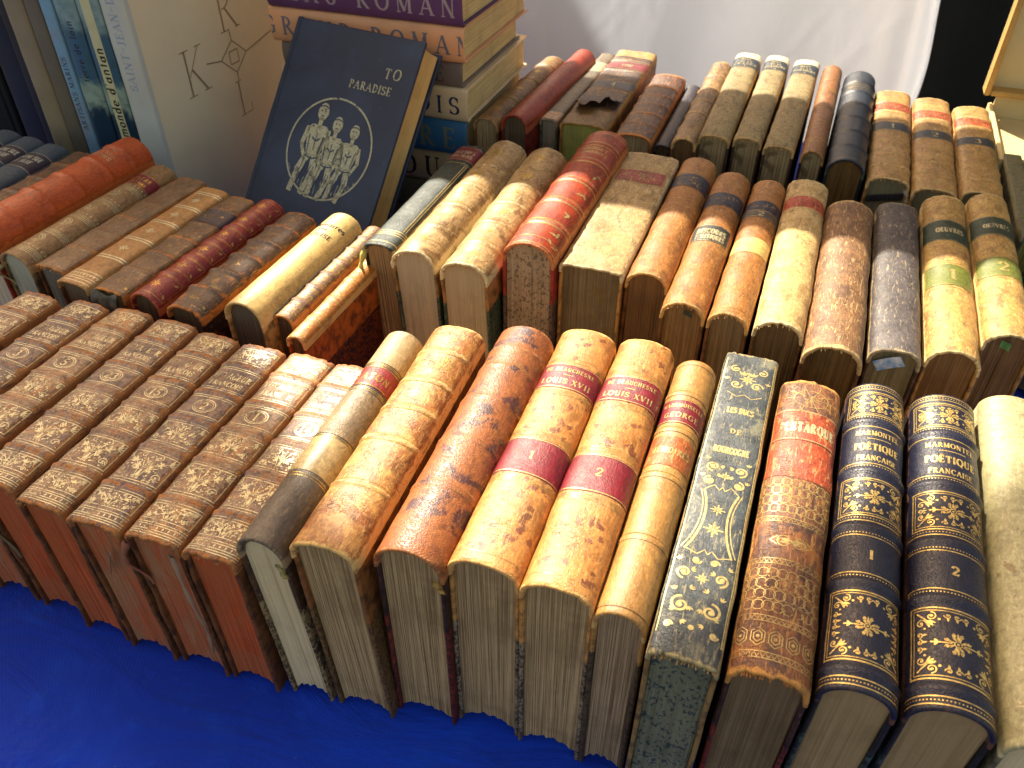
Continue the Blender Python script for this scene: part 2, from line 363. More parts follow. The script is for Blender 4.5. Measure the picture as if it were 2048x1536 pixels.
# ------------------------------------------------------------------ the book builder
class SpineSurf:
    def __init__(s, T, L, H, rd, n_=2.0, bands=(), band_h=.0012, seed=0, ragged=0.0):
        s.T, s.L, s.H, s.bands, s.bh = T, L, H, [b*L for b in bands], band_h
        s.drop = rd*T/2; e = 2.0/n_
        th = np.linspace(-math.pi/2, math.pi/2, 241)
        x = np.sign(np.sin(th))*np.abs(np.sin(th))**e*T/2; z = H-s.drop*(1-np.abs(np.cos(th))**e)
        d = np.concatenate([[0], np.cumsum(np.hypot(np.diff(x), np.diff(z)))]); s.half = d[-1]/2
        s.a = d-s.half; s.x, s.z = x, z
        rnd = random.Random(seed); s.ph = [rnd.uniform(0, 6.28) for _ in range(6)]; s.rag = ragged; s.rnd = rnd
    def band(s, y):
        h = 0
        for b in s.bands:
            t = abs(y-b)/.0028
            if t < 1: h = max(h, s.bh*(math.cos(t*math.pi)*.5+.5)**.6)
        return h
    def wob(s, a, y):
        p = s.ph
        return .00016*(math.sin(y*70+p[0])*math.sin(a*160+p[1])+.6*math.sin(y*190+p[2]+a*90))*(1+s.rag*1.2)
    def pt(s, a, y, off=0.0):
        a = max(-s.half, min(s.half, a))
        x = float(np.interp(a, s.a, s.x)); z = float(np.interp(a, s.a, s.z)); e = s.half*.03
        x2 = float(np.interp(min(s.half, a+e), s.a, s.x)); z2 = float(np.interp(min(s.half, a+e), s.a, s.z))
        x1 = float(np.interp(max(-s.half, a-e), s.a, s.x)); z1 = float(np.interp(max(-s.half, a-e), s.a, s.z))
        d = math.hypot(x2-x1, z2-z1) or 1; nx, nz = -(z2-z1)/d, (x2-x1)/d
        k = min(1, (s.half-abs(a))/(s.half*.12)+.25)
        o = off+(s.band(y)*k+s.wob(a, y))
        return (x+nx*o, y, z+nz*o)
    def apply(s, mb, deco, m, off, alim=.985):
        h = s.half*alim
        for poly in deco.p:
            if all(abs(p[0]) > h for p in poly): continue
            mb.face([mb.vert(s.pt(max(-h, min(h, p[0])), min(max(p[1], .0006), s.L-.0006), off), (p[0], p[1])) for p in poly], m)

def make_book(spec):
    """spec: T,L,H + look. Local frame: tail at y=0, head at y=L, spine up (+z), covers at +-x."""
    g = spec.get
    T, L, H, rd = g('T'), g('L'), g('H'), g('rd', .5)
    seed = g('seed', 1); rnd = random.Random(seed)
    S = SpineSurf(T, L, H, rd, g('n', 2.0), g('bands', ()), g('band_h', .0012), seed, g('rag', 0.0))
    root = bpy.data.objects.new('book', None); C.objects.link(root); root.empty_display_size = .02
    sq = g('sq', .0032); bt = g('bt', .0026)
    # --- spine
    mb = MB(); ncol = 21; nrow = max(30, int(L/.0021))
    aa = [S.half*(-1+2*i/(ncol-1)) for i in range(ncol)]
    # concentrate columns towards the shoulders
    aa = [S.half*math.sin(a/S.half*math.pi/2)*.35+a*.65 for a in aa]
    cap = [(.0050, -.0030), (.0012, -.0027), (-.0002, -.0019), (-.0005, -.0009), (0, -.0002)]
    def yrows():
        r = [(y, dz) for y, dz in cap]
        r += [(.0006+(L-.0012)*k/nrow, 0) for k in range(nrow+1)]
        r += [(L-y, dz) for y, dz in reversed(cap)]
        return r
    rag = g('rag', 0.0); jag = [rnd.gauss(0, 1) for _ in range(ncol+2)]
    rows = []
    for y, dz in yrows():
        row = []; yc = min(max(y, .0006), L-.0006); end = min(y, L-y)
        ew = max(0, 1-max(end, 0)/.008)
        bw = .75 if S.band(yc) > S.bh*.6 and S.bh > 0 else 0
        # skirt over the joint (left)
        cols = []
        k = 1+dz/(T/2)
        for side, idx in ((-1, 0),):
            cols.append((-(T/2+.0003)*k, yc if dz == 0 else y, S.H-S.drop-.0045, -S.half-.0045))
        for i, a in enumerate(aa):
            px, py, pz = S.pt(a, yc)
            cut = rag*.0005*jag[i]*(ew**2) if rag else 0
            cols.append((px*k, (yc if dz == 0 else y)+(cut if y < L/2 else -cut), pz+dz*(.9 if abs(a) < S.half*.9 else .4), a))
        cols.append(((T/2+.0003)*k, yc if dz == 0 else y, S.H-S.drop-.0045, S.half+.0045))
        for (x_, y_, z_, a) in cols:
            w = max(max(0, (abs(a)/S.half-.72)/.28)*1.0, max(0, (a/S.half-1+g('jw', .28))/.22) if a > 0 else 0, ew*.9, bw)
            row.append(mb.vert((x_, y_, z_), (a, yc), min(1.2, w)))
        rows.append(row)
    mb.grid(rows, 0)
    D = Deco(); W = S.half
    if g('deco'): g('deco')(D, W, L, S, rnd)
    S.apply(mb, D, 1, .00013)
    spine = mb.build('spine', [g('leather'), g('gold') or GOLD], root)
    if g('spine_label'): spine['label'] = g('spine_label')
    # --- labels
    for lb in g('labels', ()):
        y0, y1 = lb['y'][0]*L, lb['y'][1]*L; wl_ = W*lb.get('w', .93); lm = MB(); gr = []
        for j in range(max(3, int((y1-y0)/.002))+1):
            y = y0+(y1-y0)*j/max(3, int((y1-y0)/.002))
            gr.append([lm.vert(S.pt(-wl_+2*wl_*i/22, y, .00022), (-wl_+2*wl_*i/22, y), .5 if i in (0, 22) else 0) for i in range(23)])
        lm.grid(gr, 0)
        d = Deco(); yc = (y0+y1)/2; hh = y1-y0
        if lb.get('rules', True):
            for y in (y0+.0009, y1-.0009): d.stroke([(-wl_, y), (wl_, y)], .0006)
        tl = lb.get('text', ()); n = len(tl)
        for i, t in enumerate(tl):
            if isinstance(t, tuple): s_, fy, fh, fw = t
            else: s_, fy, fh, fw = t, .5+(n-1-2*i)*.5/n*.8, .55/n, .8
            if s_ == '--': d.stroke([(-wl_*.12, y0+hh*fy), (wl_*.14, y0+hh*fy)], .0005)
            else: d.text(s_, 0, y0+hh*fy-hh*fh/2, hh*fh, wl_*2*fw*.92, bold=1.15, track=.2)
        if lb.get('fn'): lb['fn'](d, wl_, y0, y1, rnd)
        sv = S.half; S.apply(lm, d, 1, .00036, lb.get('w', .93))
        o = lm.build('title_label' if n and lb.get('title', True) else 'number_label' if n else 'label_patch', [lb['mat'], lb.get('ink') or g('gold') or GOLD], spine)
        if lb.get('label'): o['label'] = lb['label']
    # --- boards
    zt = S.H-S.drop-.0012
    hb = g('hb', 0.0)
    for sgn in (-1, 1):
        cb = MB(); x0 = T/2-bt
        if sgn > 0: box_mb(cb, x0, T/2, .0004, L-.0004, hb, zt, .0009, 0, 7, 1, 0 if g('cover_fn') else .00022*(1+rag), seed+3)
        else: box_mb(cb, -T/2, -x0, .0004, L-.0004, hb, zt, .0009, 0, 7, 1, .00022*(1+rag), seed+4)
        mats = [g('board')]
        if g('cover_fn') and sgn > 0:
            d = Deco(); d.p2 = []; g('cover_fn')(d, L, zt); mats += [g('cover_ink') or g('gold') or GOLD, g('board')]
            for poly in d.p2: cb.face([cb.vert((T/2+.0005, p[1], p[0]), (p[0], p[1])) for p in poly], 2)
            for poly in d.p: cb.face([cb.vert((T/2+.0003, p[1], p[0]), (p[0], p[1])) for p in poly], 1)
        cb.build('cover', mats, root, smooth=False)
    # --- page block
    pb = MB(); w = T/2-bt-.0002; NX = g('nx', 60)
    def top(x):
        return float(np.interp(abs(x)*T/2/w*.985, S.x[120:], S.z[120:]))-.0022
    def bot(x): return .0035+g('hollow', .007)*(1-(x/w)**2)
    sect = []; lvl = 0
    for i in range(NX+1):
        if rnd.random() < .25: lvl = rnd.gauss(0, .00022)*g('uneven', 1)
        sect.append(lvl+rnd.gauss(0, .00016)*g('uneven', 1))
    sag = [rnd.gauss(0, .00022)*g('uneven', 1) for _ in range(NX+1)]
    bow = [g('splay', 0.0)*math.sin(math.pi*t) for t in np.linspace(0, 1, 9)]
    xs = [-w+2*w*i/NX for i in range(NX+1)]; tail = []; head = []
    for j in range(9):
        t = j/8; r1 = []; r2 = []
        for i, x in enumerate(xs):
            zt_, zb = top(x), bot(x)+sag[i]; z = zt_+(zb-zt_)*t
            f = min(1, t*5)
            xx = x+bow[j]*(x/w)*.5
            r1.append(pb.vert((xx, sq+sect[i]*f+.0004*math.sin(t*3+i*.5)*f, z)))
            r2.append(pb.vert((xx, L-sq-sect[i]*f*.8, z)))
        tail.append(r1); head.append(r2)
    pb.grid(tail, 0, True); pb.grid(head, 0)
    pb.grid([tail[0], head[0]], 0); pb.grid([tail[-1], head[-1]], 0, True)
    pb.grid([[r[0] for r in tail], [r[0] for r in head]], 0, True); pb.grid([[r[-1] for r in tail], [r[-1] for r in head]], 0)
    pb.build('page_block', [g('pages')], root, smooth=False)
    # --- endband at the tail under the cap
    if g('band'):
        eb = MB(); rr = []
        for j in range(7):
            an = 6.2832*j/6
            rr.append([eb.vert((x*.97, sq-.0006+.0009*math.cos(an), top(x)-.0012+.0011*math.sin(an)), (x, 0)) for x in xs[::3]])
        eb.grid(rr, 0); eb.build('endband', [g('band')], root)
    # --- extras
    for ex in g('extras', ()): ex(root, S, L, H, T, sq, rnd)
    root.matrix_world = g('matrix')
    lab = g('label'); tag(root, lab, 'book', g('group'))
    return root

def stand(U, V, dev=0.0, roll=0.0, z=0.0):
    return Matrix.Translation((U, V, z)) @ Matrix.Rotation(R(-dev), 4, 'Z') @ Matrix.Rotation(R(roll), 4, 'Y')

# ------------------------------------------------------------------ shared looks
GOLD = gold(wornness=.25); GOLD_BRIGHT = gold((232, 202, 128), 0.0, .55); GOLD_FAINT = gold((196, 160, 96), .75, .4)
GOLD_PALE = gold((212, 196, 148), .35, .2); BLACK_INK = plain((40, 34, 26), name='black_ink', amt=.1, bump=0)
BLIND = plain((96, 60, 34), name='blind_tooling', amt=.4, bump=.1)
M_RED = leather((128, 22, 36), (100, 14, 30), (170, 80, 60), .25, mottle=.4, rough=.4)
M_REDOR = leather((178, 74, 36), (138, 50, 26), (214, 150, 96), .8, mottle=.7)
M_GREEN = leather((38, 58, 44), (26, 40, 34), (110, 110, 80), .25, mottle=.4)
M_GREENGOLD = leather((112, 118, 44), (88, 92, 34), (160, 150, 80), .3, mottle=.4)
M_BLACK = leather((46, 44, 44), (30, 30, 32), (120, 96, 70), .35, mottle=.4)
M_NAVYLAB = leather((34, 40, 66), (24, 28, 46), (110, 96, 90), .3, mottle=.4)
M_BLUELAB = leather((28, 44, 60), (18, 30, 44), (90, 96, 90), .2, mottle=.3)
M_ORANGELAB = leather((176, 92, 40), (150, 74, 34), (206, 150, 90), .8, mottle=.5)
PG_OLD = pages((208, 178, 128), (98, 76, 50), .85); PG_OLD2 = pages((210, 182, 128), (96, 72, 42), .8, stain=(120, 98, 66))
PG_ROUGH = pages((212, 184, 138), (104, 76, 46), .9); PG_CLEAN = pages((224, 206, 166), (170, 152, 118), .25)
PG_GREY = pages((190, 162, 128), (120, 102, 78), .5, speck=(104, 88, 70)); PG_BROWN = pages((140, 106, 66), (84, 56, 30), .7)
PG_RED = [pages(b, d, .7, tint=t) for b, d, t in (((212, 106, 60), (150, 64, 34), (176, 96, 58)), ((204, 108, 66), (144, 70, 42), (168, 124, 90)),
          ((198, 112, 72), (140, 74, 46), (172, 130, 96)), ((214, 102, 56), (150, 62, 32), (176, 100, 62)))]
PG_GREEN = pages((128, 130, 108), (84, 90, 74), .4, speck=(30, 54, 72)); PG_GREENOLD = pages((176, 170, 84), (110, 104, 62), .3)
PG_DARK = pages((120, 100, 72), (66, 50, 34), .8)
PG_NOVEL = pages((240, 214, 150), (176, 140, 82), .5)
BD_CALF = board((120, 74, 34), (112, 66, 30), (70, 40, 20), .02, 'plain', (150, 100, 52))
BD_DARKMARB = board((84, 58, 34), (60, 48, 34), (150, 128, 84), .095, 'marble', (180, 156, 110))
BD_BROWNMARB = board((146, 92, 40), (120, 90, 44), (70, 48, 24), .10, 'comb', (120, 96, 62))
BD_REDMARB = board((60, 36, 24), (120, 40, 16), (44, 22, 14), .10, 'marble', (150, 90, 50))
BD_GREYMARB = board((206, 150, 78), (150, 136, 108), (62, 48, 36), .105, 'marble', (176, 150, 108))
BD_GREENMARB = board((150, 92, 40), (40, 60, 44), (90, 110, 80), .11, 'marble', (120, 110, 70))
BD_BLACKMARB = board((30, 30, 34), (24, 30, 32), (66, 84, 84), .11, 'marble', (60, 60, 56))
BD_BLACKRED = board((44, 24, 18), (24, 14, 12), (100, 44, 18), .112, 'marble', (150, 90, 50))
BD_BLUE = board((24, 42, 60), (24, 40, 58), (20, 32, 48), .02, 'plain', (90, 84, 60))
BD_TAN = board((196, 146, 78), (196, 146, 78), (160, 112, 56), .02, 'plain', (170, 120, 62))
BD_RED = board((128, 36, 22), (120, 34, 20), (84, 22, 14), .02, 'plain', (150, 70, 40))
BD_GREY = board((120, 116, 90), (120, 116, 90), (92, 88, 66), .02, 'plain', (140, 130, 96))

# ------------------------------------------------------------------ ornament patterns
def rules_at(D, W, ys, w=.0006, x=.99):
    for y in ys: D.stroke([(-W*x, y), (W*x, y)], w)
def dotted(D, W, y, r=.00045, step=.0016):
    x = -W*.98
    while x < W*.98: D.dot(x, y, r, 5); x += step
def band_rules(D, W, S, d=.0036, w=.0006, dbl=False):
    for b in S.bands:
        for k in (-1, 1):
            D.stroke([(-W, b+k*d), (W, b+k*d)], w)
            if dbl: D.stroke([(-W, b+k*(d+.0014)), (W, b+k*(d+.0014))], w*.7)
def floret(D, x, y, r):
    for k in range(8):
        a = k*math.pi/4; D.leaf(x+math.cos(a)*r*.18, y+math.sin(a)*r*.18, a, r*(.8 if k % 2 else .95), r*.32)
        if k % 2 == 0: D.dot(x+math.cos(a)*r*1.1, y+math.sin(a)*r*1.1, r*.13, 5)
    D.dot(x, y, r*.2)
def rosette(D, x, y, rx, ry):
    D.ring(x, y, rx, ry, .0006); D.ring(x, y, rx*.66, ry*.66, .0009); D.dot(x, y, rx*.3)
    for k in range(12):
        a = k*math.pi/6; D.dot(x+rx*.84*math.cos(a), y+ry*.84*math.sin(a), rx*.07, 4)
def dense_panel(D, W, y0, y1, rnd):
    """leafy branch with berries filling a spine compartment"""
    h = y1-y0; yc = (y0+y1)/2; X = W*.84
    D.rect(-X, y0+.0012, X, y1-.0012, .0006)
    for k in (-1, 1):
        pts = [(k*X*.06, y0+h*.1), (k*X*.16, yc-h*.1), (k*X*.42, yc+h*.12), (k*X*.78, yc+h*.26)]
        D.stroke(pts, .0006)
        for (x, y), a in zip(pts[1:], (.5, .7, .3)):
            D.leaf(x, y, math.pi/2-k*a, h*.19, h*.06); D.leaf(x, y, math.pi/2-k*(a+1.1), h*.17, h*.055); D.leaf(x, y, math.pi/2-k*(a+.5), h*.22, h*.04); D.leaf(x, y, -math.pi/2+k*(a+.9), h*.15, h*.05)
        D.spiral(k*X*.68, y0+h*.26, h*.13, 0, 1.1, .0006, k); D.spiral(k*X*.3, y1-h*.16, h*.1, 1.2, 1, .00055, -k)
    D.leaf(0, y0+h*.14, math.pi/2, h*.30, h*.10)
    for a in (.22, .36, .5, .64, .78): D.leaf(0, yc-h*.08, math.pi*a, h*.34, h*.03); D.dot(math.cos(math.pi*a)*h*.34, yc-h*.08+math.sin(math.pi*a)*h*.38, .00055, 5)
    for _ in range(60):
        x, y = rnd.uniform(-X*.9, X*.9), rnd.uniform(y0+.0025, y1-.0025); D.dot(x, y, rnd.uniform(.0003, .0007), 5)
    for _ in range(34):
        x, y = rnd.uniform(-X*.85, X*.85), rnd.uniform(y0+.003, y1-.003); D.leaf(x, y, rnd.uniform(0, 6.28), .0028, .0009)
def voyageur(num, full=True):
    def f(D, W, L, S, rnd):
        b = [0]+S.bands+[L]
        for i in (0, 1, 2, 5):
            lo, hi = b[i]+.0042, b[i+1]-.0042
            if i == 0:
                rules_at(D, W*.9, [.003, .0046, .0062, .0095, .011]); lo = .0125
                for k in range(9): D.leaf(-W*.75+k*W*.19, .0067, math.pi/2, .0024, .0012)
            dense_panel(D, W, lo, hi, rnd)
        band_rules(D, W*.9, S, .0034, .00055)
        for i in (3, 4): D.rect(-W*.82, b[i]+.0052, W*.82, b[i+1]-.0052, .0006)
        y = (b[3]+b[4])/2; D.ring(0, y, W*.40, .0062, .0007); D.ring(0, y, W*.33, .0050, .0004)
        D.text(num, 0, y-.0033, .0066, W*.5, bold=1.1)
        y = (b[4]+b[5])/2
        D.text('VOYAGEUR', 0, y+.0006, .0052, W*1.42, bold=1.15, rnd=rnd, drop=.08); D.text('FRANCOIS', 0, y-.0074, .0046, W*1.2, bold=1.15, rnd=rnd, drop=.1)
    return f
def scroll_frame(D, X, y0, y1):
    D.rect(-X, y0, X, y1, .0008); D.rect(-X*.92, y0+X*.08, X*.92, y1-X*.08, .00045)
    h = (y1-y0)/2; yc = (y0+y1)/2; ix, iy = X*.84, h-X*.16
    for kx in (-1, 1):
        for ky in (-1, 1):
            cx, cy = kx*ix, yc+ky*iy
            D.stroke([(cx, cy), (cx-kx*X*.24, cy-ky*X*.24)], .0007)
            D.spiral(cx-kx*X*.30, cy-ky*X*.09, X*.125, math.pi/2*ky, 1.15, .0006, kx*ky)
            D.spiral(cx-kx*X*.09, cy-ky*X*.30, X*.125, 0 if kx < 0 else math.pi, 1.15, .0006, -kx*ky)
            for q in (-.5, 0, .5): D.leaf(cx-kx*X*.22, cy-ky*X*.22, math.atan2(-ky, -kx)+q, X*.20, X*.075)
            D.dot(cx-kx*X*.47, cy-ky*X*.17, X*.035, 6); D.dot(cx-kx*X*.17, cy-ky*X*.44, X*.03, 6)
    nv = max(1, int((2*iy-X*.95)/(X*.19))); nh = max(1, int((2*ix-X*.95)/(X*.19)))
    for kx in (-1, 1):
        for j in range(nv):
            y = yc+(j-(nv-1)/2)*X*.19; sg = 1 if j % 2 else -1
            D.spiral(kx*(ix-X*.05), y, X*.085, math.pi/2*sg, .9, .00055, kx*sg); D.leaf(kx*(ix-X*.10), y, math.pi if kx > 0 else 0, X*.13, X*.06)
        for j in range(nh):
            x = (j-(nh-1)/2)*X*.19; sg = 1 if j % 2 else -1
            D.spiral(x, yc+kx*(iy-X*.05), X*.085, 0 if sg > 0 else math.pi, .9, .00055, -kx*sg); D.leaf(x, yc+kx*(iy-X*.10), -kx*math.pi/2, X*.12, X*.06)
        D.stroke([(kx*X*.12, yc), (kx*X*.46, yc)], .0007)
        for q in (-.8, 0, .8): D.leaf(kx*X*.40, yc, (0 if kx > 0 else math.pi)+q, X*.12, X*.06)
        D.leaf(kx*X*.48, yc, 0 if kx > 0 else math.pi, X*.09, X*.05)
    R0 = min(h*.45, X*.27)
    D.ring(0, yc, R0*.28, R0*.28, .0005, 12); D.dot(0, yc, R0*.12)
    for k in range(8):
        a = k*math.pi/4+math.pi/8; c, d = math.cos(a), math.sin(a)
        D.stroke([(c*R0*.3, yc+d*R0*.3), (c*R0*.82, yc+d*R0*.82)], .00055); D.spiral(c*R0*.86, yc+d*R0*.86, R0*.2, a, .8, .0005, 1 if k % 2 else -1)
        D.leaf(c*R0*.3, yc+d*R0*.3, a+.35, R0*.5, R0*.14)
    for q in (-1, 1): D.leaf(0, yc+q*R0*.3, q*math.pi/2, R0*.8, R0*.22)
def marmontel(num):
    def f(D, W, L, S, rnd):
        b = S.bands; X = W*.80
        rules_at(D, W, [.0022, .0062], .0006); dotted(D, W, .0042)
        scroll_frame(D, X, b[0]+.0050, b[1]-.0060)
        dotted(D, W, b[1]+.0042); rules_at(D, W, [b[1]+.0062, b[2]-.0062], .0006); dotted(D, W, b[2]-.0042)
        D.text(num, 0, (b[1]+b[2])/2-.0028, .0056, bold=1.5)
        rules_at(D, W, [b[2]+.0048], .0006); dotted(D, W, b[2]+.0068, .0004)
        scroll_frame(D, X, b[2]+.0088, b[3]-.0065)
        dotted(D, W, b[3]+.0042); rules_at(D, W, [b[3]+.0062, b[4]-.0048], .0006)
        y = b[3]; h = b[4]-b[3]
        D.text('FRANÇAISE', 0, y+h*.20, .0042, X*1.15, bold=1.2); D.text('POËTIQUE', 0, y+h*.41, .0056, X*1.32, bold=1.3)
        D.stroke([(-X*.3, y+h*.64), (X*.4, y+h*.64)], .0005); D.text('MARMONTEL', 0, y+h*.71, .0040, X*1.3, bold=1.2)
        dotted(D, W, b[4]+.0042); scroll_frame(D, X, b[4]+.0062, L-.0098)
        rules_at(D, W, [L-.0062, L-.0022], .0006); dotted(D, W, L-.0042)
    return f
def ducs(D, W, L, S, rnd):
    X = W*.82
    for x in (-X*1.02, X*1.02, X*1.08): D.stroke([(x, .012), (x, L-.006)], .0006)
    def bow(k, x0, x1, x2, y0, y2, w):   # smooth inward bow
        D.stroke([(k*X*((1-t)**2*x0+2*t*(1-t)*x1+t*t*x2), y0+(y2-y0)*t) for t in [q/12 for q in range(13)]], w)
    for k in (-1, 1):
        D.spiral(k*X*.48, .030, X*.34, math.pi/2, 1.35, .0013, -k); D.spiral(k*X*.60, .0505, X*.26, -math.pi/2, 1.3, .0012, k)
        D.spiral(k*X*.30, .060, X*.17, 0, 1.1, .0010, k); D.spiral(k*X*.72, .017, X*.15, 0, 1.1, .0010, -k)
        for x, y, a in ((.75, .038, 1.2), (.30, .041, 2.4), (.62, .026, .4), (.35, .021, 3.9), (.80, .058, 1.0), (.40, .053, 2.8), (.2, .030, 4.4)):
            aa = a if k > 0 else math.pi-a
            for q in (-.6, 0, .6): D.leaf(k*X*x, y, aa+q, .0030, .0012)
        bow(k, .80, .10, .62, .066, .112, .0012); bow(k, .92, .24, .74, .067, .112, .0006)
        D.stroke([(k*X*.78, .0665), (k*X*.35, .064), (k*X*.12, .068), (0, .065)], .0006)
        D.stroke([(k*X*.62, .112), (k*X*.3, .1165), (k*X*.1, .113), (0, .116)], .0006)
        D.spiral(k*X*.52, .1195, X*.22, math.pi/2, 1.3, .0012, -k); D.spiral(k*X*.50, .1315, X*.27, -math.pi/2, 1.3, .0012, k)
        for x, y, a in ((.8, .122, 1.4), (.28, .124, 2.5), (.78, .137, 1.8), (.25, .133, 3.4)):
            aa = a if k > 0 else math.pi-a
            for q in (-.6, 0, .6): D.leaf(k*X*x, y, aa+q, .0028, .0012)
        D.spiral(k*X*.42, .212, X*.27, 0, 1.2, .0010, k); D.spiral(k*X*.55, .228, X*.24, math.pi/2, 1.2, .0010, -k)
        D.stroke([(k*X*.7, .203), (k*X*.3, .1985), (0, .202)], .0006)
        for q in (-.7, 0, .7): D.leaf(k*X*.2, .222, math.pi/2+q, .005, .002); D.leaf(k*X*.85, .216, math.pi/2+q, .0028, .0012)
    floret(D, 0, .083, .0045); floret(D, 0, .0975, .0035); floret(D, 0, .049, .003); D.dot(0, .018, .0016); floret(D, 0, .125, .003); floret(D, 0, .218, .0045)
    D.text('LES DUCS', 0, .182, .0050, X*1.05, bold=1.2); D.text('DE', 0, .163, .0042, bold=1.1); D.text('BOURGOGNE', 0, .145, .0052, X*1.35, bold=1.25)
def chains(D, W, L, S, rnd):
    X = W*.86
    def links(y0, rows, rr=.0034):
        for r in range(rows):
            y = y0+r*rr*2.05; x = -X
            while x < X: D.ring(x, y, rr*.86, rr*.92, .0005, 12); x += rr*1.42
    def guill(y):
        for k in (0, .0034): D.stroke([(-X, y+k), (X, y+k)], .0005)
        x = -X
        while x < X: D.stroke([(x, y+.0004), (x+.0013, y+.003), (x+.0026, y+.0004)], .0004); x += .0026
    guill(.008)
    x = -X+.004
    while x < X-.002:
        for r in (1, .6): D.stroke([(x+.0036*r*math.cos(k*math.pi/3+.52), .0195+.0052*r*math.sin(k*math.pi/3+.52)) for k in range(7)], .0005)
        D.dot(x, .0195, .001, 5); x += .0082
    guill(.029); links(.0385, 4); guill(.066)
    y = .082; D.leaf(-.001, y, 0, .009, .0045); D.leaf(.001, y, math.pi, .009, .0045); D.ring(-.004, y, .0032, .0036, .0005, 12); D.ring(.004, y, .0032, .0036, .0005, 12)
    for k in (-1, 1): D.stroke([(k*.007, y-.003), (k*.011, y), (k*.007, y+.003)], .0005)
    guill(.096); links(.106, 4); guill(.1335)
    guill(L-.034)
    for a in range(10): D.stroke([(0, L-.018), (X*.8*math.cos(a*.628), L-.018+.012*math.sin(a*.628))], .0004)
    D.ring(0, L-.018, X*.5, .008, .0005)
def simple(florets=True, dbl=False, ends=True, r=.0045, w=.0006, d=.0036):
    def f(D, W, L, S, rnd):
        band_rules(D, W, S, d, w, dbl)
        if ends: rules_at(D, W, [.004, L-.004], w)
        b = [0]+S.bands+[L]
        if florets:
            for i in range(len(b)-1):
                if b[i+1]-b[i] > .014: floret(D, 0, (b[i]+b[i+1])/2, min(r, (b[i+1]-b[i])*.22, W*.4))
    return f
def lines(ys, w=.0007, cross=True, florets=()):
    def f(D, W, L, S, rnd):
        rules_at(D, W, [y*L for y in ys], w)
        for y in florets: floret(D, 0, y*L, min(.005, W*.45))
    return f
def panels_gilt(D, W, L, S, rnd):
    b = [0]+S.bands+[L]; band_rules(D, W, S, .0034, .0005)
    for i in range(len(b)-1):
        lo, hi = b[i]+.005, b[i+1]-.005
        if hi-lo < .008: continue
        D.rect(-W*.82, lo, W*.82, hi, .0005); yc = (lo+hi)/2; floret(D, 0, yc, min(.0045, (hi-lo)*.32))
        for kx in (-1, 1):
            for ky in (-1, 1): D.leaf(kx*W*.72, yc+ky*(hi-lo)*.4, math.atan2(-ky, -kx), .0045, .0022); D.dot(kx*W*.5, yc+ky*(hi-lo)*.3, .0005, 5)
        for _ in range(10): D.dot(rnd.uniform(-W*.7, W*.7), rnd.uniform(lo+.002, hi-.002), .0004, 4)
def rosettes(n):
    def f(D, W, L, S, rnd):
        for i in range(n):
            y = L*(.13+.82*(i+.2)/n)
            if .74*L < y < .9*L: continue
            rosette(D, 0, y, min(.0058, W*.5), min(.0058, W*.5))
        for i in range(n+1):
            y = L*(.05+.82*i/n)
            if .76*L < y < .88*L: continue
            for k in range(4): D.stroke([(-W*.95, y+k*.0018), (W*.95, y+k*.0018)], .0006)
            for k in range(10): D.leaf(-W*.85+k*W*.19, y+.0074, math.pi/2, .003, .0013)
    return f
def wide_bands(ys):
    def f(D, W, L, S, rnd):
        for y in ys:
            for k in (-1, 1): D.stroke([(-W, y*L+k*.0016), (W, y*L+k*.0016)], .0014)
        rules_at(D, W, [.02*L, .04*L, .055*L, .08*L, .1*L], .0009)
        for k in range(10): D.leaf(-W*.8+k*W*.18, .066*L, math.pi/2, .003, .0014)
        yy = [0]+list(ys)
        for a, b in zip(yy[1:], yy[2:]): D.text('', 0, 0, 1) if False else floret(D, 0, (a+b)/2*L, .0042)
    return f

# ------------------------------------------------------------------ ground, table, cloths, shades
def sheet(name, x0, x1, y0, y1, nx, ny, fn, mat, parent=None):
    mb = MB(); P = []
    for j in range(ny+1):
        row = []
        for i in range(nx+1):
            x = x0+(x1-x0)*i/nx; y = y0+(y1-y0)*j/ny; p = fn(x, y); row.append(mb.vert(p, (x, y)))
        P.append(row)
    mb.grid(P); return mb.build(name, [mat], parent)
m = NT('asphalt'); c = m.coord('Object'); n = m.noise(c, 90, 6, .7); m.bump(n, .6, .004)
ASPH = m.fin(m.mix(n, lin((50, 49, 47)), lin((78, 75, 70))), .9, .3)
g_ = sheet('ground', -60, 60, -60, 60, 2, 2, lambda x, y: (x, y, -.78), ASPH); tag(g_, None, kind='structure')

m = NT('blue_cloth'); c = m.coord('Object')
w1 = m.noise(m.map(c, (1, 1, 1)), 3.5, 3, .5, .4); weave = m.noise(m.map(c, (1, 1, 1)), 1800, 2, .5); fl = m.noise(c, 300, 3, .7)
col = m.mix(m.ramp(w1, .35, .65), lin((10, 70, 214)), lin((8, 54, 184)))
wv = m.math('MULTIPLY', m.math('SINE', m.math('MULTIPLY', m.sep(c)[0], 5200)), m.math('SINE', m.math('MULTIPLY', m.sep(c)[1], 5200)))
col = m.mix(m.ramp(m.noise(c, 45, 5, .6), .5, .7, 0, .3), col, lin((20, 86, 224))); col = m.mix(m.ramp(fl, .70, .74, 0, .6), col, lin((96, 112, 160)))
cz = m.noise(m.map(c, (1, 2.2, 1)), 7, 4, .55, 1.4)
m.bump(m.math('ADD', m.math('ADD', m.math('MULTIPLY', weave, .04), m.math('MULTIPLY', wv, .012)), cz), .8, .012)
BLUE = m.fin(col, .85, .2); m.b.inputs['Sheen Weight'].default_value = .15
table = bpy.data.objects.new('table', None); C.objects.link(table); table.location = (-.3, .55, -.78)
tag(table, 'trestle stall table under the blue cloth carrying the books', 'table')
WOOD = plain((120, 88, 56), name='wood', scale=20)
mb = MB(); box_mb(mb, -.9, 1.0, -.42, .66, .735, .765, .003); mb.build('tabletop', [WOOD], table, False)
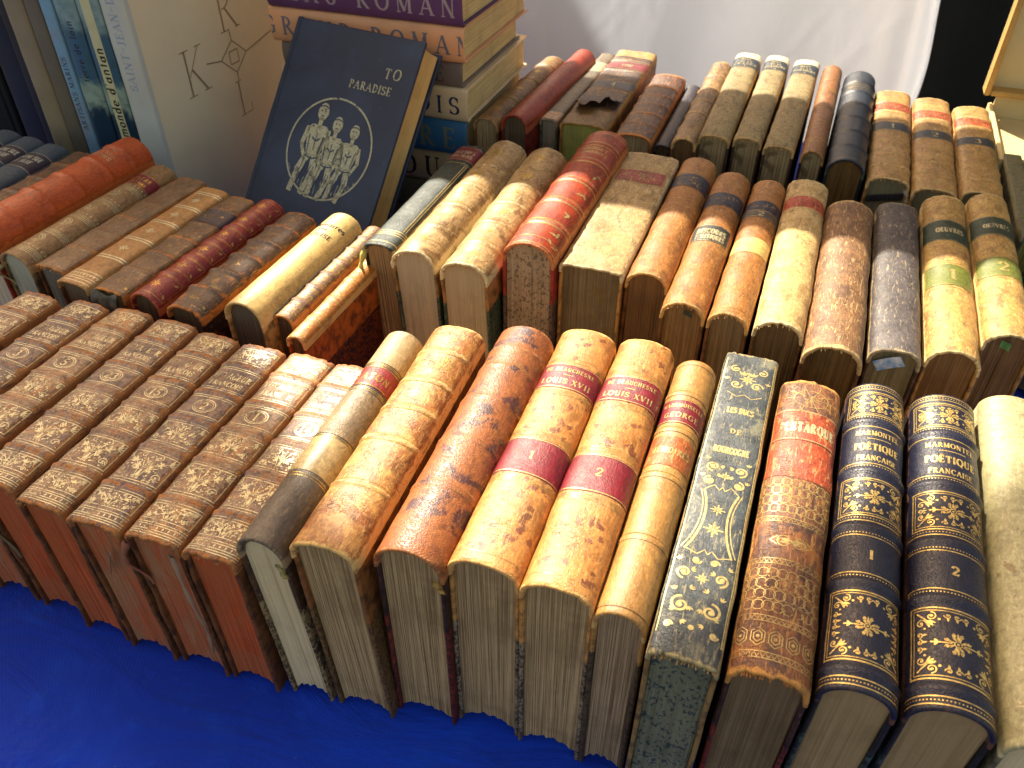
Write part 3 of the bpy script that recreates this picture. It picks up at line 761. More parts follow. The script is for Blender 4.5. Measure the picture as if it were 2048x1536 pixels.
for sx in (-.8, .9):
    for sy in (-.36, .58):
        mb = MB(); box_mb(mb, sx-.025, sx+.025, sy-.025, sy+.025, 0, .735, .003); mb.build('leg', [WOOD], table, False)
def blue_fn(x, y):
    # lies on the top, bends over the rim in front and at the sides
    z = -.0012+.0010*math.sin(x*11+2*y)*math.sin(y*9-x*4)
    fx = -.42+.55
    if y < .10:
        z += .0035*(math.sin(x*9+y*14+1)*.6+math.sin(x*23-y*30)*.4)*min(1, (.10-y)/.05)
    drop = max(0, .115-y); yy = y if y > .115 else .115-.06*min(1, drop/.3)
    if y < .115:
        z = z*.4-drop*1.0; yy = .112-.02*math.sin(x*16)*min(1, drop*4)
    return (x, yy, z)
cloth = sheet('tablecloth', -1.25, .72, -.35, 1.23, 120, 130, blue_fn, BLUE)
tag(cloth, 'royal blue cloth covering the table in front of and under the books', 'tablecloth')

m = NT('white_cloth'); c = m.coord('Object'); n = m.noise(m.map(c, (1, 1, .6)), 14, 5, .6, 1.2); n2 = m.noise(c, 120, 4, .6)
n5 = m.noise(m.map(c, (1, 1, 1)), 6, 6, .62, 2.2)
m.bump(m.math('ADD', m.math('ADD', m.math('MULTIPLY', n, .5), m.math('MULTIPLY', n5, .6)), m.math('MULTIPLY', n2, .03)), .35, .010)
WHITE = m.fin(m.mix(m.ramp(n, .3, .7, 0, .3), lin((246, 246, 246)), lin((232, 234, 238))), .9, .2)
_tr = m.n.new('ShaderNodeBsdfTranslucent'); _tr.inputs[0].default_value = (.66, .74, .90, 1); _mx = m.n.new('ShaderNodeMixShader'); _mx.inputs[0].default_value = .17
m.l.new(m.b.outputs[0], _mx.inputs[1]); m.l.new(_tr.outputs[0], _mx.inputs[2]); m.l.new(_mx.outputs[0], m.out.inputs[0])
random.seed(11)
creases = [(random.uniform(-.6, .1), random.uniform(-.05, .28), random.uniform(-1, 1), random.uniform(.1, .35)) for _ in range(34)]
def white_fn(x, s):
    # s runs up the hanging cloth; the right-hand end turns the corner of the stall behind
    y = 1.27+.014*math.sin(x*7+s*2)+.006*math.sin(x*19+s*6)+.003*math.sin(x*41-s*9)
    for cx, cz, sl, ln in creases:
        dx, dz = x-cx, s-cz; a = math.atan2(1, sl); u = dx*math.cos(a)+dz*math.sin(a); v = -dx*math.sin(a)+dz*math.cos(a)
        if abs(u) < ln: y += .0022*math.exp(-(v/.0035)**2)*(1-(u/ln)**2)
    xx = x
    if x > .055:
        t = (x-.055)/.10; y += .02*math.sin(t*9)*t+.05*t*t; xx = .055+.085*math.sin(min(1.5, t*1.3))*(1+.07*math.sin(s*22))
    return (xx, y, s)
wc = sheet('tablecloth', -1.6, .2, -.7, .27, 240, 120, white_fn, WHITE)
tag(wc, 'creased white cloth hanging down behind the back row of books', 'tablecloth')
DARK = plain((22, 24, 22), name='shade_black', amt=.4, rough=.95)  # near-black paint standing in for unlit background
dk = sheet('backdrop', -4.5, 3.2, -.78, 1.15, 120, 20, lambda x, s: (x, 2.9+.05*math.sin(x*13)+.02*math.sin(x*31), s), DARK)  # dark sheet added where the background is only in shade
tag(dk, 'black curtain standing in for the shade behind the white cloth and the box', 'backdrop')

# unseen, added to cast the shade: one canopy sheet overhead on the left and in front, and one board over the back rows
def to_height(u, v, h, z0=.145):
    t = (h-z0)/sun_dir.z; return (u+sun_dir.x*t, v+sun_dir.y*t)
CANVAS = plain((226, 206, 170), name='canvas', amt=.2)
_t = CANVAS.node_tree; _tr = _t.nodes.new('ShaderNodeBsdfTranslucent'); _tr.inputs[0].default_value = lin((236, 206, 156)); _mx = _t.nodes.new('ShaderNodeMixShader'); _mx.inputs[0].default_value = .40
_t.links.new(_t.nodes['Principled BSDF'].outputs[0], _mx.inputs[1]); _t.links.new(_tr.outputs[0], _mx.inputs[2]); _t.links.new(_mx.outputs[0], _t.nodes['Material Output'].inputs[0])
edge = [(-.335, 1.45), (-.335, .74), (-.37, .60), (-.385, .45), (-.335, .385), (-.25, .30), (-.17, .225), (-.10, .195), (-.04, .205), (.01, .265), (.07, .355), (.15, .41), (.5, .46), (1.2, .5)]  # outline of the wanted sun patch, projected up towards the sun
outer = [(-1.15, 1.45), (-1.15, .74), (-1.15, .5), (-1.1, .3), (-1.0, .15), (-.9, .05), (-.7, -.02), (-.5, -.05), (-.3, -.05), (.0, -.02), (.2, .0), (.45, .02), (.8, .05), (1.2, .1)]
mb = MB(); HC = 1.75; rows = []
for (a, b) in zip(edge, outer):
    row = []
    for k in range(9):
        t = k/8; u, v = a[0]+(b[0]-a[0])*t, a[1]+(b[1]-a[1])*t; p = to_height(u, v, HC)
        row.append(mb.vert((p[0], p[1], HC+.03*math.sin(t*6+u*3)), (u, v)))
    rows.append(row)
mb.grid(rows); cnp = mb.build('occluder', [CANVAS]); tag(cnp, 'unseen cream canvas canopy above the left and front of the table', 'occluder')
mb = MB(); HB = .54; p0 = to_height(-.50, .662, HB); p1 = to_height(1.2, .965, HB)  # added out of view to cast the shadow band on the back rows
box_mb(mb, p0[0], p1[0], p0[1], p1[1], HB, HB+.02, .003)
fb = mb.build('shade_board', [WOOD], None, False); tag(fb, 'unseen wooden board added to shade the back rows', 'board')

# ------------------------------------------------------------------ the books
CALFWORN = (196, 132, 66)
L_VOY = [leather(b, d, (170, 110, 54), .62, stain=(58, 48, 66), stain_amt=a, mottle=.95, rough=.48, patch=p, patch_amt=q) for b, d, a, p, q in (((164, 128, 92), (104, 76, 68), .35, (170, 116, 66), .0), ((148, 116, 90), (92, 70, 72), .55, (108, 84, 80), .08), ((168, 132, 94), (112, 84, 70), .3, (180, 120, 66), .12), ((156, 124, 96), (100, 78, 76), .4, (172, 116, 62), .0))]
def red_tail(i): return PG_RED[i % 4]
def loose_thread(col, side=-1, long=.05):
    mt = plain(col, name='thread', amt=.3)
    def f(root, S, L, H, T, sq, rnd):
        mb = MB(); pts = []; x, y, z = side*T*.42, -.001, S.H-S.drop-.001
        for k in range(15):
            t = k/14; pts.append((x+side*.004*math.sin(t*4), y-.003*math.sin(t*5)-.001, z-long*t))
        rr = []
        for k, p in enumerate(pts): 
            w = .0022*(1-.4*k/14)*(1+.4*math.sin(k*1.7)); rr.append([mb.vert((p[0]-w, p[1], p[2]+.001), (0, 0)), mb.vert((p[0], p[1]-.0012, p[2]), (0, 0)), mb.vert((p[0]+w, p[1], p[2]-.001), (0, 0)), mb.vert((p[0], p[1]+.001, p[2]), (0, 0))])
        mb.grid(rr, close=True); mb.build('loose_thread', [mt], root)
    return f
def sticker(cols, dx, dz, w, h, ang=.3, name='paper_slip'):
    mt = plain(cols[0], cols[1], name='paper', amt=.9, scale=90)
    def f(root, S, L, H, T, sq, rnd):
        mb = MB(); z = H+dz; r1 = []; c, s_ = math.cos(ang), math.sin(ang)
        for j in range(6):
            row = []
            for i in range(7):
                a, b = (i/6-.5)*w, (j/5-.5)*h; k = .0022+.0035*(i/6)**2
                row.append(mb.vert((dx+a*c-b*s_, sq-k, z+a*s_+b*c), (a, b)))
            r1.append(row)
        mb.grid(r1); mb.build(name, [mt], root)
    return f
def fray(col, n=16):
    mt = plain(col, name='frayed_leather', amt=.5)
    def f(root, S, L, H, T, sq, rnd):
        mb = MB()
        for k in range(n):
            x = rnd.uniform(-T*.45, T*.45); z = float(np.interp(x, S.x, S.z))-.002; a = rnd.uniform(-1, 1)
            l = rnd.uniform(.0006, .0018); w = .0004
            p = [(x-w, .001, z), (x+w, .001, z), (x+w+a*l*.4, -l, z-l*.6), (x-w*.2+a*l*.5, -l*1.1, z-l*.7)]
            mb.face([mb.vert(q, (0, 0)) for q in p])
        mb.build('frayed_edge', [mt], root)
    return f
EB_CREAM = plain((206, 186, 140), name='endband'); EB_GREEN = plain((120, 110, 70), name='endband')

B = []   # (U, V, dev, roll, spec)
def bk(U, V, dev, T, L, H, label, **k):
    H += k.get('rd', .5)*T/2*.85
    roll = k.pop('roll', 0.0); z = k.pop('z', 0.0)
    k.update(T=T, L=L, H=H, label=label, matrix=stand(U, V, dev, roll, z)); k.setdefault('seed', len(B)+5)
    B.append(k)

GV = 'matching volumes of the gilt calf travel set'
voy = [('A', -.547, .214, 2.5, .038, 'Z', 'leftmost gilt calf book of the front row, only its far end in view'),
       ('B', -.500, .218, 2.0, .037, '3', 'gilt calf book cut by the left edge, next to the one numbered 5'),
       ('C', -.458, .221, 1.0, .037, '5', 'gilt calf travel book with the number 5 in its gold ring, large dark stains'),
       ('D', -.4155, .220, .6, .037, '23', 'gilt calf travel book marked 23, with a wide orange worn edge and grey tatter'),
       ('E', -.3750, .216, .1, .036, '15', 'gilt calf travel book with 15 in its gold ring and red page edges'),
       ('F', -.3350, .215, 0, .037, '2', 'gilt calf book numbered 2 in a ring, pale streak on its red pages'),
       ('G', -.2955, .217, 0, .037, '1', 'gilt calf book numbered 1 in a ring, torn strip at its red pages'),
       ('H', -.2575, .218, -.6, .035, '14', 'gilt calf book numbered 14 in a ring, beside the slim grey-brown book')]
for i, (k, U, V, dv, T, num, lb) in enumerate(voy):
    ex = []
    if k == 'D': ex = [loose_thread((120, 108, 80), -1, .07)]
    if k == 'G': ex = [loose_thread((160, 130, 104), 1, .10), loose_thread((150, 96, 70), -1, .04)]
    if k == 'F': ex = [sticker(((120, 150, 140), (150, 120, 96)), .002, -.035, .003, .022, -.35, 'pale_streak')]
    bk(U, V, dv, T, .179, .128, lb, group=GV, rd=.30, n=2.6, bands=(.175, .365, .53, .685, .86), band_h=.0012, jw=.40, leather=L_VOY[i % 4], deco=voyageur(num if num != 'Z' else '4'),
       gold=GOLD_PALE, board=BD_CALF, pages=red_tail(i), rag=1.0, extras=ex+[fray((150, 100, 50))], roll=-1.5 if i < 4 else -1.0)

bk(-.2185, .2235, -2.3, .0295, .197, .142, 'slim grey-brown book with a red label near its far end and clean white pages', rd=1.0, bands=(), leather=leather((96, 84, 70), (76, 66, 58), (160, 136, 98), .3, mottle=.5, rough=.40),
   deco=lines((.252, .262, .428, .434, .665, .672, .798, .804), .0005), labels=[dict(y=(.275, .425), w=.99, rules=False, mat=leather((176, 150, 100), (146, 122, 80), (196, 172, 122), .4, mottle=.7, grain='vellum'), label='faded tan panel'), dict(y=(.44, .655), w=.99, rules=False, mat=leather((140, 116, 82), (110, 90, 64), (180, 150, 104), .4, mottle=.8), label='faded grey-tan panel'), dict(y=(.81, .995), w=.99, rules=False, mat=leather((182, 154, 108), (156, 130, 88), (200, 176, 128), .3, mottle=.4), label='faded tan head panel'), dict(y=(.685, .79), mat=leather((150, 40, 36), (120, 30, 28), (190, 120, 100), .3), text=[('PLATON', .45, .3, .7)])],
   board=BD_DARKMARB, pages=PG_CLEAN, band=EB_GREEN, extras=[loose_thread((150, 140, 90), 1, .012)], roll=-3.2)
bk(-.1815, .2265, -2.1, .0385, .203, .152, 'thick tan calf book with patchy brown scuffs and a pale smooth end', rd=.62, n=2.2, bands=(.23, .42, .565, .70, .855), band_h=.0007, leather=leather((204, 148, 74), (150, 84, 32), (228, 184, 112), .6, mottle=1.0, patch=(146, 82, 32), patch_amt=.2, rough=.4),
   deco=lambda D, W, L, S, rnd: (band_rules(D, W, S, .0024, .0005), [D.text(t, -.002, y*L, .005, W*1.3, rnd=rnd, drop=.35) for t, y in (('HISTOIRE', .80), ('DES EMPEREURS', .765), ('ROMAINS', .73))], floret(D, 0, .63*L, .004), floret(D, 0, .92*L, .005)),
   board=BD_BROWNMARB, pages=PG_ROUGH, spine_label='tan spine with brown scuff patches', roll=-2.6, rag=.4)
bk(-.1435, .236, -1.7, .0395, .205, .152, 'thick reddish-brown grained book with large dark ink stains', rd=.78, bands=(.24, .43, .62, .78, .88), band_h=.0006, leather=leather((158, 92, 46), (112, 58, 34), (188, 122, 68), .4, stain=(52, 32, 46), stain_amt=.95, stain_scale=.6, mottle=.5, grain='morocco', rough=.4),
   deco=lambda D, W, L, S, rnd: (band_rules(D, W, S, .0016, .00045), D.text('A. BRISSON', 0, .845*L, .0042, W*1.1), D.text('LA', 0, .815*L, .0036), D.text('MORALE', 0, .785*L, .0055, W*1.3)),
   gold=GOLD_FAINT, board=BD_REDMARB, pages=PG_ROUGH, extras=[loose_thread((170, 140, 70), 1, .008)], seed=44)
def beau(num): return dict(rd=.62, n=2.2, bands=(), leather=leather((198, 136, 68), (168, 102, 44), (224, 174, 102), .5, stain=(104, 50, 34), stain_amt=.80, stain_scale=.8, mottle=.6, rough=.36, grain='calf'),
   gold=gold((196, 150, 84), .45, .2),
   deco=lambda D, W, L, S, rnd: [rules_at(D, W, [L*y+k*.0013 for k in range(4)], .0006) for y in (.285, .467, .66, .816)]+[rules_at(D, W, [.035*L], .0006)],
   labels=[dict(y=(.688, .806), mat=M_RED, ink=GOLD_BRIGHT, text=[('DE BEAUCHESNE', .74, .14, .74), ('--', .52, 0, 0), ('LOUIS XVII', .27, .19, .74)]),
           dict(y=(.315, .455), mat=M_RED, ink=GOLD_BRIGHT, text=[(num, .52, .20, .5)], title=False)], board=BD_GREYMARB, pages=PG_ROUGH, splay=.001)
bk(-.1045, .243, -1.1, .0395, .211, .153, 'spotted tan calf book with two red labels, the lower one numbered 1', group='pair of spotted tan volumes with red labels', **beau('1'))
bk(-.0650, .242, -.8, .0388, .214, .153, 'spotted tan calf book with two red labels, the lower one numbered 2', group='pair of spotted tan volumes with red labels', rag=.6, **beau('2'))
bk(-.0320, .241, -.2, .0272, .210, .148, 'slim smooth tan book with a red title label and a torn orange label below it', rd=.95, bands=(.24, .47, .66, .83), band_h=.0007, leather=leather((180, 132, 70), (156, 108, 52), (212, 172, 108), .12, mottle=.3, rough=.34),
   deco=lambda D, W, L, S, rnd: (band_rules(D, W, S, .0022, .0004), rules_at(D, W, [.02*L, .975*L], .0005)), gold=BLIND,
   labels=[dict(y=(.69, .80), mat=M_RED, ink=GOLD_BRIGHT, text=[('MADEMOISELLE', .72, .14, .76), ('GEORGE', .32, .19, .62)]), dict(y=(.51, .63), w=.86, mat=M_ORANGELAB, ink=GOLD_BRIGHT, rules=False, text=[('MÉMOIRES', .5, .18, .74)], label='torn orange label')],
   board=board((186, 140, 76), (90, 74, 44), (50, 36, 26), .12, 'marble', (140, 100, 60)), pages=pages((200, 174, 140), (104, 84, 62), .9), sq=.004)
bk(.0010, .231, 0, .0345, .246, .150, 'slate-blue flat-backed book with gold scrollwork and a worn tan lower end', rd=.22, n=3.0, bands=(), leather=leather((66, 74, 76), (34, 42, 54), (170, 154, 108), .5, mottle=.85, patch=(118, 116, 94), patch_amt=.0, rough=.45),
   deco=ducs, gold=gold((226, 200, 130), .0, .4), board=board((150, 120, 66), (70, 82, 84), (40, 54, 70), .02, 'plain', (170, 130, 66)), pages=PG_GREEN, rag=1.0, extras=[fray((190, 140, 66), 26)])
bk(.0405, .234, .3, .0375, .223, .147, 'worn brown book with an orange title band and rows of gilt chain links', rd=.62, n=2.2, bands=(), leather=leather((136, 82, 42), (74, 48, 46), (194, 138, 68), .75, mottle=.9, patch=(160, 98, 44), patch_amt=.1, rough=.48),
   deco=chains, gold=gold((206, 176, 108), .3, .3), labels=[dict(y=(.591, .732), w=.9, mat=M_REDOR, rules=False, ink=GOLD_PALE, label='plain orange label'), dict(y=(.736, .862), w=.9, mat=M_REDOR, ink=GOLD_PALE, text=[('PLUTARQUE', .42, .3, .8)], label='orange title label with pale scratches')],
   board=BD_REDMARB, pages=pages((132, 112, 84), (84, 66, 44), .6), rag=.9, extras=[fray((200, 120, 40), 20)])
MB_ = leather((28, 30, 50), (22, 22, 36), (96, 62, 44), .10, mottle=.4, grain='morocco', rough=.36)
def marm(n_): return dict(rd=.80, bands=(.045, .272, .44, .635, .83), band_h=.0016, leather=MB_, deco=marmontel(n_), gold=gold((236, 200, 118), .0, .55), board=BD_BLACKMARB, pages=pages((168, 144, 106), (136, 112, 76), .25), group='pair of navy gilt volumes of the same work')
bk(.0795, .239, .6, .0345, .228, .147, 'navy leather book with gilt framed panels, the one numbered I', **marm('I'))
bk(.1190, .242, .8, .0375, .227, .147, 'navy leather book with gilt framed panels, the one numbered 2', **marm('2'))
bk(.1590, .239, .8, .0375, .245, .147, 'pale vellum book cut off by the right edge of the photo in the front row', rd=.7, bands=(), leather=leather((176, 168, 124), (150, 140, 96), (200, 190, 146), .1, mottle=.5, grain='vellum', stain=(130, 110, 74), stain_amt=.35, rough=.5),
   deco=lambda D, W, L, S, rnd: (rosette(D, -.002, .05*L, .006, .006), [D.dot(-.014+k*.003, .085*L, .0007) for k in range(9)], rules_at(D, W, [.077*L], .0006), D.text('HEPTAMERON', .002, .885*L, .005, W*1.5), D.text('DE', .002, .86*L, .004), D.text('MARGUERITE', .002, .835*L, .0045, W*1.4)),
   gold=GOLD_PALE, board=BD_GREY, pages=PG_CLEAN)

# ---- second row, right-hand group
bk(-.3035, .527, 0, .0290, .207, .145, 'dark green leather book with gold lines and red label beside the orange one', rd=.45, n=2.4, bands=(), leather=leather((38, 52, 46), (26, 36, 34), (170, 156, 112), .25, mottle=.5, rough=.5),
   deco=lambda D, W, L, S, rnd: (rules_at(D, W, [.03*L, .09*L, .105*L, .12*L, .8*L], .0008), [D.stroke([(x, .13*L), (x, .79*L)], .0007) for x in (W*.62, W*.74, -W*.8)]), gold=GOLD_BRIGHT,
   labels=[dict(y=(.83, .975), mat=M_RED, ink=GOLD_PALE, text=[('POESIES', .6, .2, .7), ('DIVERSES', .3, .2, .7)])], board=board((30, 36, 32), (34, 36, 34), (120, 112, 96), .1, 'marble', (60, 60, 56)), pages=pages((190, 160, 112), (110, 78, 44), .9), roll=-2.5, extras=[loose_thread((196, 188, 100), -1, .045)])
VEL = lambda **k: leather((188, 152, 98), (138, 98, 54), (222, 200, 150), .5, mottle=.6, grain='vellum', patch=(120, 84, 44), **k)
bk(-.2675, .517, -.2, .0390, .226, .145, 'cream gilt book with a thick rolled end, right of the dark green one', rd=.75, bands=(.2, .38, .56, .74), band_h=.0005, leather=VEL(patch_amt=.12, rough=.42), deco=simple(True, False, True, .006), gold=GOLD, board=board((160, 120, 66), (34, 48, 38), (90, 96, 70), .115, 'marble', (70, 60, 40)), pages=pages((196, 178, 142), (150, 130, 96), .4), rag=1.2, roll=-2.5, extras=[fray((200, 160, 96), 24)], spine_label='cream spine darkened brown along its right side')
bk(-.2245, .514, -1.0, .0405, .226, .145, 'mottled cream gilt book standing between a cream and a red book', rd=.70, bands=(.16, .32, .48, .64, .8), band_h=.0005, leather=VEL(patch_amt=.0, rough=.46), deco=simple(True, False, True, .007), gold=GOLD, board=board((176, 120, 66), (30, 44, 34), (80, 90, 66), .115, 'marble', (70, 60, 40)), pages=pages((190, 170, 132), (148, 124, 88), .4), rag=1.0, roll=-1.5, extras=[fray((196, 140, 70), 24)])
bk(-.1825, .537, .6, .0430, .231, .158, 'thick bright red book with gilt bands, the tallest of the second row', rd=.72, bands=(.17, .34, .52, .70, .86), band_h=.0010, leather=leather((172, 56, 18), (130, 36, 14), (206, 124, 62), .5, mottle=.6, rough=.34),
   deco=lambda D, W, L, S, rnd: (band_rules(D, W, S, .0030, .0008, True), [D.leaf(W*.5+.002, y*L, .5+i, .008, .003) for i, y in enumerate((.04, .1, .25, .43, .6))], [D.leaf(W*.55, y*L, 2.2+i, .007, .003) for i, y in enumerate((.05, .11, .26, .44, .61))], [D.text('MUSSET', 0, .80*L, .005, W), D.text('COMEDIES', 0, .765*L, .0045, W)], rules_at(D, W, [.015*L, .06*L, .97*L], .0007)),
   gold=GOLD_BRIGHT, board=board((170, 56, 36), (60, 40, 34), (120, 96, 80), .118, 'marble', (150, 110, 80)), pages=PG_GREY)
bk(-.1335, .547, 0, .0520, .222, .150, 'very thick cream vellum book with a flat back and a faint red title', rd=.16, n=3.4, bands=(), leather=leather((188, 156, 102), (148, 110, 62), (224, 198, 146), .5, mottle=.85, grain='vellum', patch=(176, 136, 74), patch_amt=.05, rough=.5),
   deco=lambda D, W, L, S, rnd: rules_at(D, W, [.70*L, .83*L], .0004), gold=GOLD_FAINT, labels=[dict(y=(.71, .82), w=.8, mat=leather((150, 50, 44), (120, 36, 34), (196, 150, 110), .75), text=[('LES CONSTITUTIONS', .6, .24, .85), ('DE FRANCE', .26, .22, .5)], label='faded red label')],
   board=BD_TAN, pages=pages((150, 128, 90), (88, 74, 54), .8, stain=(122, 96, 48)), sq=.005, rag=.8)
TANB = lambda **k: leather((176, 116, 54), (128, 72, 30), (214, 162, 92), .55, **k)
def label_book(lab, y, txt): return dict(y=y, mat=lab, ink=GOLD_FAINT, text=txt)
bk(-.0895, .552, .4, .0340, .222, .145, 'tan calf book with one blue-black label, right of the thick cream one', rd=.7, leather=TANB(mottle=.5), deco=lines((.03, .6, .86), .0006), labels=[label_book(M_NAVYLAB, (.71, .83), [('GUIZOT', .6, .3, .6), ('MEMOIRES', .25, .24, .6)])], board=BD_CALF, pages=PG_BROWN, rag=.6)
bk(-.0550, .520, .6, .0330, .232, .145, 'tan calf book with a dark upper label and a smaller black label mid-spine', rd=.75, leather=TANB(mottle=.55), deco=lines((.02, .4, .9), .0006), labels=[label_book(M_NAVYLAB, (.70, .812), [('BERRYER', .6, .28, .7), ('I', .22, .3, .3)]), dict(y=(.42, .54), w=.72, mat=M_BLACK, ink=GOLD_PALE, text=[('DISCOURS', .6, .3, .8), ('POLITIQUES', .25, .26, .8)])], board=BD_CALF, pages=pages((150, 116, 74), (92, 66, 38), .7), rag=.8, extras=[fray((196, 140, 76), 18), sticker(((60, 66, 50), (40, 44, 36)), .004, -.0085, .007, .004, 0, 'paper_scrap')])
bk(-.0215, .519, .8, .0300, .230, .145, 'tan book with a dark label at the far end and a blank yellow patch mid-spine', rd=.75, leather=TANB(mottle=.45), deco=lines((.02, .04, .88), .0005), labels=[label_book(M_NAVYLAB, (.735, .81), [('ARAGO', .5, .4, .6)]), dict(y=(.675, .73), mat=leather((90, 76, 66), (60, 50, 46), (150, 120, 90), .4), ink=GOLD_PALE, text=[('2', .5, .6, .3)]), dict(y=(.405, .51), w=.86, rules=False, mat=leather((222, 190, 110), (200, 160, 84), (236, 214, 150), .3, mottle=.3), label='blank yellow patch')], board=BD_CALF, pages=pages((150, 122, 84), (96, 72, 44), .7), rag=.9, extras=[fray((206, 160, 96), 18)])
bk(.0145, .516, .2, .0355, .241, .148, 'heavily bleached tan book with a faded red band near its ragged end', rd=.62, leather=leather((212, 176, 114), (168, 116, 58), (232, 206, 150), .7, mottle=.55, grain='vellum', rough=.55), deco=lines((.75, .86), .0005), gold=GOLD_FAINT, labels=[dict(y=(.765, .85), rules=False, mat=leather((186, 70, 40), (150, 50, 30), (220, 150, 100), .8), label='faded red label')], board=BD_CALF, pages=pages((130, 100, 64), (80, 58, 34), .7), rag=1.3, extras=[fray((220, 180, 110), 26)])
bk(.0530, .500, .3, .0400, .226, .145, 'rubbed brown leather book with a thick cream rolled edge at its front end', rd=.75, leather=leather((150, 108, 70), (110, 76, 52), (214, 176, 118), .75, mottle=.7, speck=.5, rough=.5), deco=lines((.02, .3, .7, .94), .0004), gold=GOLD_FAINT, board=BD_CALF, pages=pages((134, 104, 62), (84, 60, 34), .7), rag=.9, extras=[fray((220, 186, 120), 16)], sq=.006)
bk(.0935, .516, 0, .0345, .228, .145, 'charcoal grey rubbed book with a blue and white paper slip stuck in its pages', rd=.6, n=2.3, leather=leather((92, 84, 82), (62, 54, 58), (176, 156, 120), .55, mottle=.6, speck=.5, rough=.5), deco=lines((.95,), .0003), gold=GOLD_FAINT, board=BD_DARKMARB, pages=pages((150, 138, 106), (96, 84, 58), .6), rag=.7, extras=[sticker(((96, 156, 220), (244, 248, 250)), -.003, -.012, .019, .009, .6)])
def fg(nb, lab2): return dict(rd=.75, leather=leather((202, 160, 88), (150, 100, 50), (232, 204, 140), .5, mottle=.65, rough=.45), deco=lines((.345, .50, .515, .64, .81, .90), .0006), gold=GOLD, board=board((176, 130, 66), (176, 130, 66), (110, 80, 40), .02, 'plain', (200, 160, 96)), pages=PG_BROWN, rag=.7,
   labels=[dict(y=(.655, .80), mat=M_GREEN, ink=GOLD_PALE, text=[('OEUVRES', .5, .2, .5)]), dict(y=(.36, .49), w=.86, mat=M_GREENGOLD, ink=GOLD_BRIGHT, text=[(nb, .5, .42, .4)], title=False)], group='pair of tan volumes with olive number labels')
bk(.1315, .525, .2, .0355, .243, .145, 'tan book with a green title label and an olive label numbered 1', **fg('1', 0))
bk(.1680, .555, 0, .0335, .224, .148, 'tan book with a green title label and an olive label numbered 2', **{**fg('2', 0), 'extras': [sticker(((60, 110, 60), (120, 160, 90)), -.003, -.010, .006, .006, 0, 'green_sticker')]})

# ---- third row
bk(-.3205, .797, 2.4, .0285, .212, .145, 'light brown gilt book beside the stack of novels, leftmost of the back row', rd=.7, bands=(.3, .6, .85), leather=leather((156, 112, 58), (108, 74, 42), (176, 132, 74), .5, mottle=.7, speck=.3), deco=panels_gilt, gold=GOLD, board=BD_CALF, pages=PG_OLD)
bk(-.2875, .796, 3.0, .0300, .225, .150, 'plain smooth red leather book in the back row', rd=.95, bands=(.42,), band_h=.0004, leather=leather((172, 56, 24), (138, 38, 18), (176, 84, 44), .2, mottle=.5, rough=.32), deco=lines((.02, .98), .0003), gold=BLIND, board=BD_RED, pages=PG_DARK)
bk(-.2600, .828, 1.6, .0200, .228, .146, 'narrow grey-brown book with an orange and white patch, between a red and a torn book', rd=.3, n=2.6, leather=leather((110, 94, 74), (84, 70, 58), (160, 140, 104), .5), deco=lines((.9,), .0004), labels=[dict(y=(.70, .84), rules=False, mat=leather((190, 176, 140), (150, 136, 104), (210, 196, 160), .4), label='pale blank label'), dict(y=(.01, .10), rules=False, mat=leather((196, 120, 62), (220, 206, 180), (226, 210, 180), .5, mottle=.9), label='orange and white worn patch')], board=BD_GREY, pages=pages((180, 168, 140), (120, 106, 80), .5))
def torn(root, S, L, H, T, sq, rnd):
    mt = leather((60, 40, 38), (40, 28, 30), (150, 100, 50), .4); mb = MB(); rows = []
    for j in range(9):
        row = []
        for i in range(13):
            a = -T*.47+T*.94*i/12; v = .045+.035*j/8; lift = .010*(1-j/8)**2*(.4+.6*abs(math.sin(i*.9)))
            row.append(mb.vert((a, v-.012*(1-j/8)*math.sin(i*.5), H+.0008+lift), (a, v), .3 if j > 1 else 1.1))
        rows.append(row)
    mb.grid(rows); mb.build('torn_flap', [mt], root)
bk(-.2185, .816, .2, .0500, .245, .150, 'very thick torn brown book with a curling leather flap, olive pages showing', rd=.18, n=3.2, bands=(.42, .56, .70, .84), band_h=.0012, leather=leather((84, 54, 44), (60, 38, 38), (190, 138, 66), .55, mottle=.7), deco=simple(True, False, False, .006), gold=GOLD_FAINT,
   labels=[dict(y=(.90, .995), w=.97, rules=False, mat=leather((196, 150, 84), (150, 104, 52), (220, 180, 110), .7, mottle=.8), label='bare tan patch at the far end'), dict(y=(.72, .82), mat=M_RED, ink=GOLD_PALE, text=[('TOM', .5, .3, .3)]), dict(y=(.46, .54), mat=M_NAVYLAB, ink=GOLD_PALE, text=[('4', .5, .5, .3)]), dict(y=(.0, .20), w=.98, rules=False, mat=leather((120, 84, 40), (90, 60, 30), (170, 120, 60), .7), label='exposed brown spine lining')],
   board=board((170, 112, 48), (160, 100, 40), (110, 66, 28), .02, 'plain', (190, 140, 70)), pages=PG_GREENOLD, extras=[torn], rag=1.2)
bk(-.1650, .817, 0, .0400, .188, .143, 'dark brown book with orange worn bands, right of the thick torn book', rd=.4, n=2.5, bands=(.17, .32, .47, .62, .77), leather=leather((100, 68, 52), (70, 48, 46), (206, 126, 52), .8, mottle=.6), deco=simple(False), gold=GOLD_FAINT, board=board((160, 96, 40), (120, 66, 30), (90, 48, 22), .02, 'plain', (190, 120, 56)), pages=PG_OLD, rag=.6)
bk(-.1355, .828, 0, .0170, .183, .135, 'thin dark navy book sunk between two brown books in the back row', rd=.5, leather=leather((44, 40, 56), (30, 28, 42), (90, 70, 60), .3), board=BD_BLACKMARB, pages=PG_DARK)
